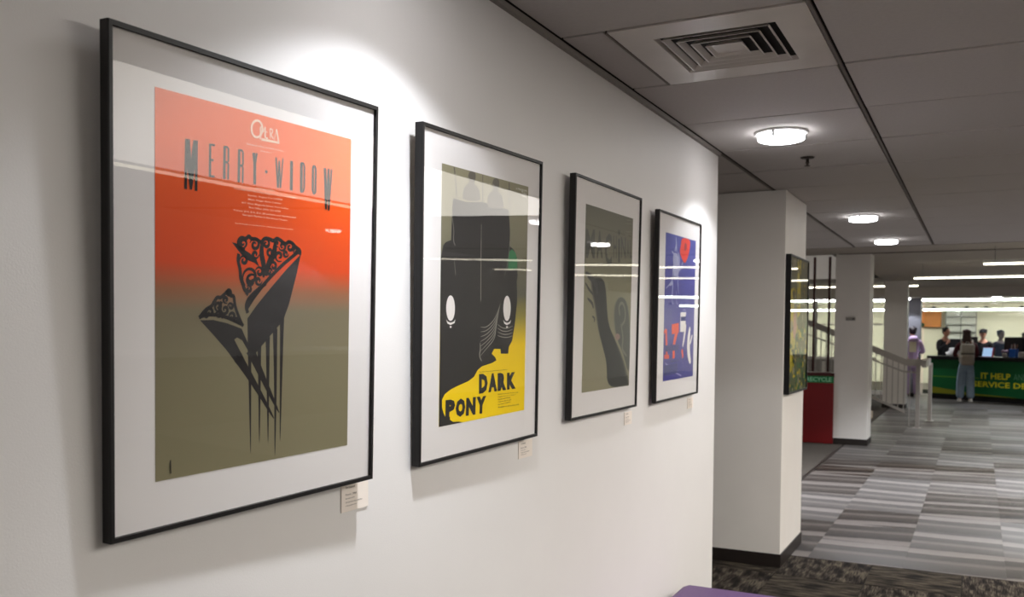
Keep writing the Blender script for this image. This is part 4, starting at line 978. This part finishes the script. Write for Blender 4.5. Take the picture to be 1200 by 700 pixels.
        d = from_bm(b); obj('hair', remesh(*d, .010), hm, R)
    if cap:
        b = BM(); ellipsoid(b, hc+rotm @ Vector((0, .005, .055)), (.086, .1, .075), 16, 10, rotm); ellipsoid(b, hc+rotm @ Vector((0, -.12, .04)), (.07, .07, .010), 14, 6, rotm)
        obj('cap', b, mat('cap_%d' % cap[0], S(*cap), .7), R, True)
    if hood:
        b = BM(); ellipsoid(b, Vector((0, Y(1.46)+.085, Z(1.46))), (.12, .07, .09), 14, 10); obj('hood', b, MATS['cloth_%d_%d_%d' % top], R, True)
    return R, hc, k

lil = (196, 168, 206)
P1_, hc, k = person((-.233, 27.37, 0), PI+.25, 1.93, 'person in a lilac hoodie and lilac trousers standing at the desk end, back turned', (196, 150, 126), lil, (188, 164, 200), (30, 18, 24), .1,
    armL=((-.27, -.06, 1.14), (-.20, -.30, 1.12)), armR=((.27, -.06, 1.14), (.20, -.30, 1.12)), hood=True, flare=1.15)
b = BM(); bx(b, -.06, .1, .125, .132, 1.14, 1.40, .002); o = obj('back_print', b, mat('cream_print', S(226, 216, 190), .7), P1_)
person((.47, 28.62, 0), PI*0+.75, 1.93, 'dark-haired person in black behind the left end of the desk', (188, 132, 108), (24, 22, 24), (30, 30, 34), (22, 16, 18), .1,
       armL=((-.24, -.12, 1.16), (-.10, -.28, 1.36)), armR=((.26, -.1, 1.14), (.14, -.32, 1.12)), lean=.15)
person((1.11, 26.42, 0), PI+.1, 1.86, 'long-haired person in dark red top and pale blue jeans standing at the desk', (190, 140, 116), (74, 18, 26), (140, 158, 176), (64, 42, 36), .26,
       armL=((-.25, -.08, 1.14), (-.16, -.32, 1.10)), armR=((.26, -.10, 1.14), (.18, -.34, 1.12)), flare=1.45)
person((1.50, 27.75, 0), -.15, 1.88, 'staff person in a black cap and black shirt facing the camera behind the desk', (206, 150, 124), (20, 18, 20), (24, 24, 28), (20, 16, 16), .08,
       armL=((-.26, -.08, 1.14), (-.14, -.32, 1.14)), armR=((.26, -.08, 1.14), (.14, -.32, 1.14)), cap=(20, 18, 22), lean=.12)
person((1.92, 28.75, 0), .5, 1.86, 'grey-haired person in dark blue standing farther behind the desk', (150, 140, 140), (44, 50, 66), (34, 38, 46), (92, 104, 118), .1)
person((2.52, 28.55, 0), .2, 1.80, 'person with dark green-grey cap behind the black screens', (120, 96, 86), (28, 30, 32), (30, 30, 32), (44, 50, 44), .1)
# backpack worn by the long-haired person
bp = empty('backpack', (1.11, 26.42, 0), 'pale grey backpack worn on the back of the long-haired person', 'backpack', rz=PI+.1)
kb = 1.86/1.75; bp.scale = (kb, kb, kb); bg = mat('backpack_grey', S(176, 168, 156), .8, noise=.1, nscale=25)
b = BM(); bx(b, -.16, .16, .13, .28, .92, 1.42, .06); obj('bag', b, bg, bp, True)
b = BM(); bx(b, -.14, .14, .27, .35, .90, 1.14, .035); obj('front_pocket', b, mat('backpack_beige', S(158, 146, 134), .8), bp, True)
b = BM(); bx(b, -.15, .15, .275, .29, 1.16, 1.20, .005); obj('zip_band', b, mat('backpack_dark', S(104, 98, 92), .7), bp)
for sx in (-1, 1):
    b = BM(); tube(b, [(sx*.12, .14, 1.40), (sx*.125, .02, 1.50), (sx*.13, -.12, 1.40), (sx*.15, -.14, 1.2), (sx*.15, .0, 1.0), (sx*.14, .14, .98)], .016, 8); obj('strap', b, bg, bp, True)
b = BM(); tube(b, [(-.04, .15, 1.41), (-.03, .16, 1.46), (.03, .16, 1.46), (.04, .15, 1.41)], .008, 6); obj('top_loop', b, bg, bp, True)

# ------------------------------------------------------------------ things on the desk
def on_desk(px, back=.35):
    u, _ = along(px, 440); v_ = Vector((p0.x, p0.y, 0))+Vector((math.cos(ang), math.sin(ang), 0))*u+Vector((-math.sin(ang), math.cos(ang), 0))*back; return v_
ZT = 1.166
def monitor(px, wd, ht, label, back=.5, rz=0, face='back', z=ZT):
    p = on_desk(px, back); r = empty('monitor', (p.x, p.y, z), label, 'monitor', 'monitors on the service desk', rz=ang+rz)
    box('screen_shell', -wd/2, wd/2, -.02, .02, .10, .10+ht, mat('monitor_black', S(16, 16, 19), .4), r, bev=.006)
    box('screen_panel', -wd/2+.015, wd/2-.015, .0201, .0225, .115, .085+ht, emis('screen_glow', (.5, .6, .8, 1), .6), r)
    box('neck', -.03, .03, -.035, -.005, .02, .2, MATS['monitor_black'], r); box('foot', -.12, .12, -.1, .08, 0, .018, MATS['monitor_black'], r, bev=.004); return r
monitor(1104, .34, .36, 'dark grey monitor back beside the person in black', .62)
monitor(1121, .46, .42, 'black monitor back left of the long-haired person', .60, -.2)
monitor(1171.5, .48, .42, 'wide black monitor back right of the staff person in the cap', .62)
monitor(1191.5, .48, .40, 'wide black monitor back near the right edge of the picture', .66)
p = on_desk(1115, .12); r = empty('plastic_bag', (p.x, p.y, ZT), 'crumpled white plastic bag with papers on the left part of the desk', 'bag', rz=ang)
b = BM(); bmesh.ops.create_icosphere(b, subdivisions=3, radius=1)
for v_ in b.verts:
    n_ = 1+.16*math.sin(v_.co.x*7+v_.co.z*5)+.12*math.sin(v_.co.y*9+v_.co.x*4); v_.co = Vector((v_.co.x*.22*n_, v_.co.y*.13*n_, max(0, v_.co.z*.17*n_*(1.15-.55*abs(v_.co.x))+.05)))
obj('bag', b, mat('plastic_white', S(206, 204, 206), .35), r, True)
p = on_desk(1153, .16); r = empty('tablet', (p.x, p.y, ZT), 'tablet with a pale blue lit screen in a pink case on the desk', 'tablet', rz=ang)
b = BM(); bx(b, -.15, .15, -.008, .008, 0, .25, .005); o = obj('case', b, mat('case_pink', S(206, 70, 100), .5), r); o.rotation_euler = (-.25, 0, 0)
b = BM(); bx(b, -.145, .105, -.0105, -.008, .012, .24); o = obj('screen', b, emis('tablet_screen', (.42, .62, .9, 1), .75), r); o.rotation_euler = (-.25, 0, 0)
p = on_desk(1184, .14); r = empty('pen_cup', (p.x, p.y, ZT), 'blue square pen cup on the desk', 'cup', rz=ang)
b = BM(); bx(b, -.085, .085, -.07, .07, 0, .22, .012); obj('cup', b, mat('cup_blue', S(24, 92, 186), .4), r)
for k in range(5):
    b = BM(); x = -.06+.03*k; tube(b, [(x, 0, .2), (x+.03*math.sin(k*2), .01, .33+.02*(k % 2))], .009, 6); obj('pen', b, mat('pen_%d' % (k % 3), S(*[(210, 200, 180), (150, 110, 90), (60, 60, 70)][k % 3]), .5), r)
p = on_desk(1174, .12); r = empty('small_figurine', (p.x, p.y, ZT), 'small pink and grey potted ornament left of the blue cup', 'ornament', rz=ang)
obj('pot', lathe(BM(), [(0, 0), (.045, 0), (.06, .09), (.05, .1), (0, .1)], seg=16), mat('pot_stone', S(170, 160, 150), .6), r, True)
b = BM()
for k in range(7): ellipsoid(b, Vector((.05*math.cos(k*.9), .05*math.sin(k*.9), .15+.02*(k % 2))), (.035, .035, .03), 8, 6)
obj('blossom', b, mat('blossom_mauve', S(150, 120, 138), .7), r, True)
p = on_desk(1198, .2); r = empty('tissue_box', (p.x, p.y, ZT), 'pale grey box on the desk at the right edge of the picture', 'box', rz=ang)
b = BM(); bx(b, -.17, .2, -.08, .08, 0, .14, .006); obj('carton', b, mat('carton_pale', S(176, 168, 166), .6), r); box('lid', -.16, .19, -.07, .07, .139, .15, mat('carton_lid', S(150, 142, 140), .6), r)

# side hall furniture that shows faintly in the glass
r = empty('side_counter', (8.3, 9.5, 0), 'long pale counter against the right hall wall, out of the picture', 'counter')
box('body', -.35, .35, -3, 3, .004, .9, mat('counter_brown', S(120, 100, 84), .6), r); box('top', -.38, .38, -3.03, 3.03, .9, .95, white_m, r)
tag(box('door_1', 8.96, 8.999, 2.2, 3.2, .004, 2.15, mat('door_oak', S(140, 100, 66), .5)), kind='structure')
r = empty('hall_pillar', (4.6, 12.2, 0), 'square white pillar in the side hall, out of the picture', 'column')
box('shaft', -.25, .25, -.25, .25, .01, 2.99, col_m, r)
# unseen lamp added to light the white wall above the stair
r = empty('atrium_light', (-2.6, 18.8, 4.5), 'square panel lamp high over the stair, hidden by the ceiling edge', 'ceiling light')
box('diffuser', -.6, .6, -.6, .6, 0, .03, emis('panel_lit', (1, .95, .88, 1), 10), r); box('housing', -.62, .62, -.62, .62, .03, .06, alu, r)
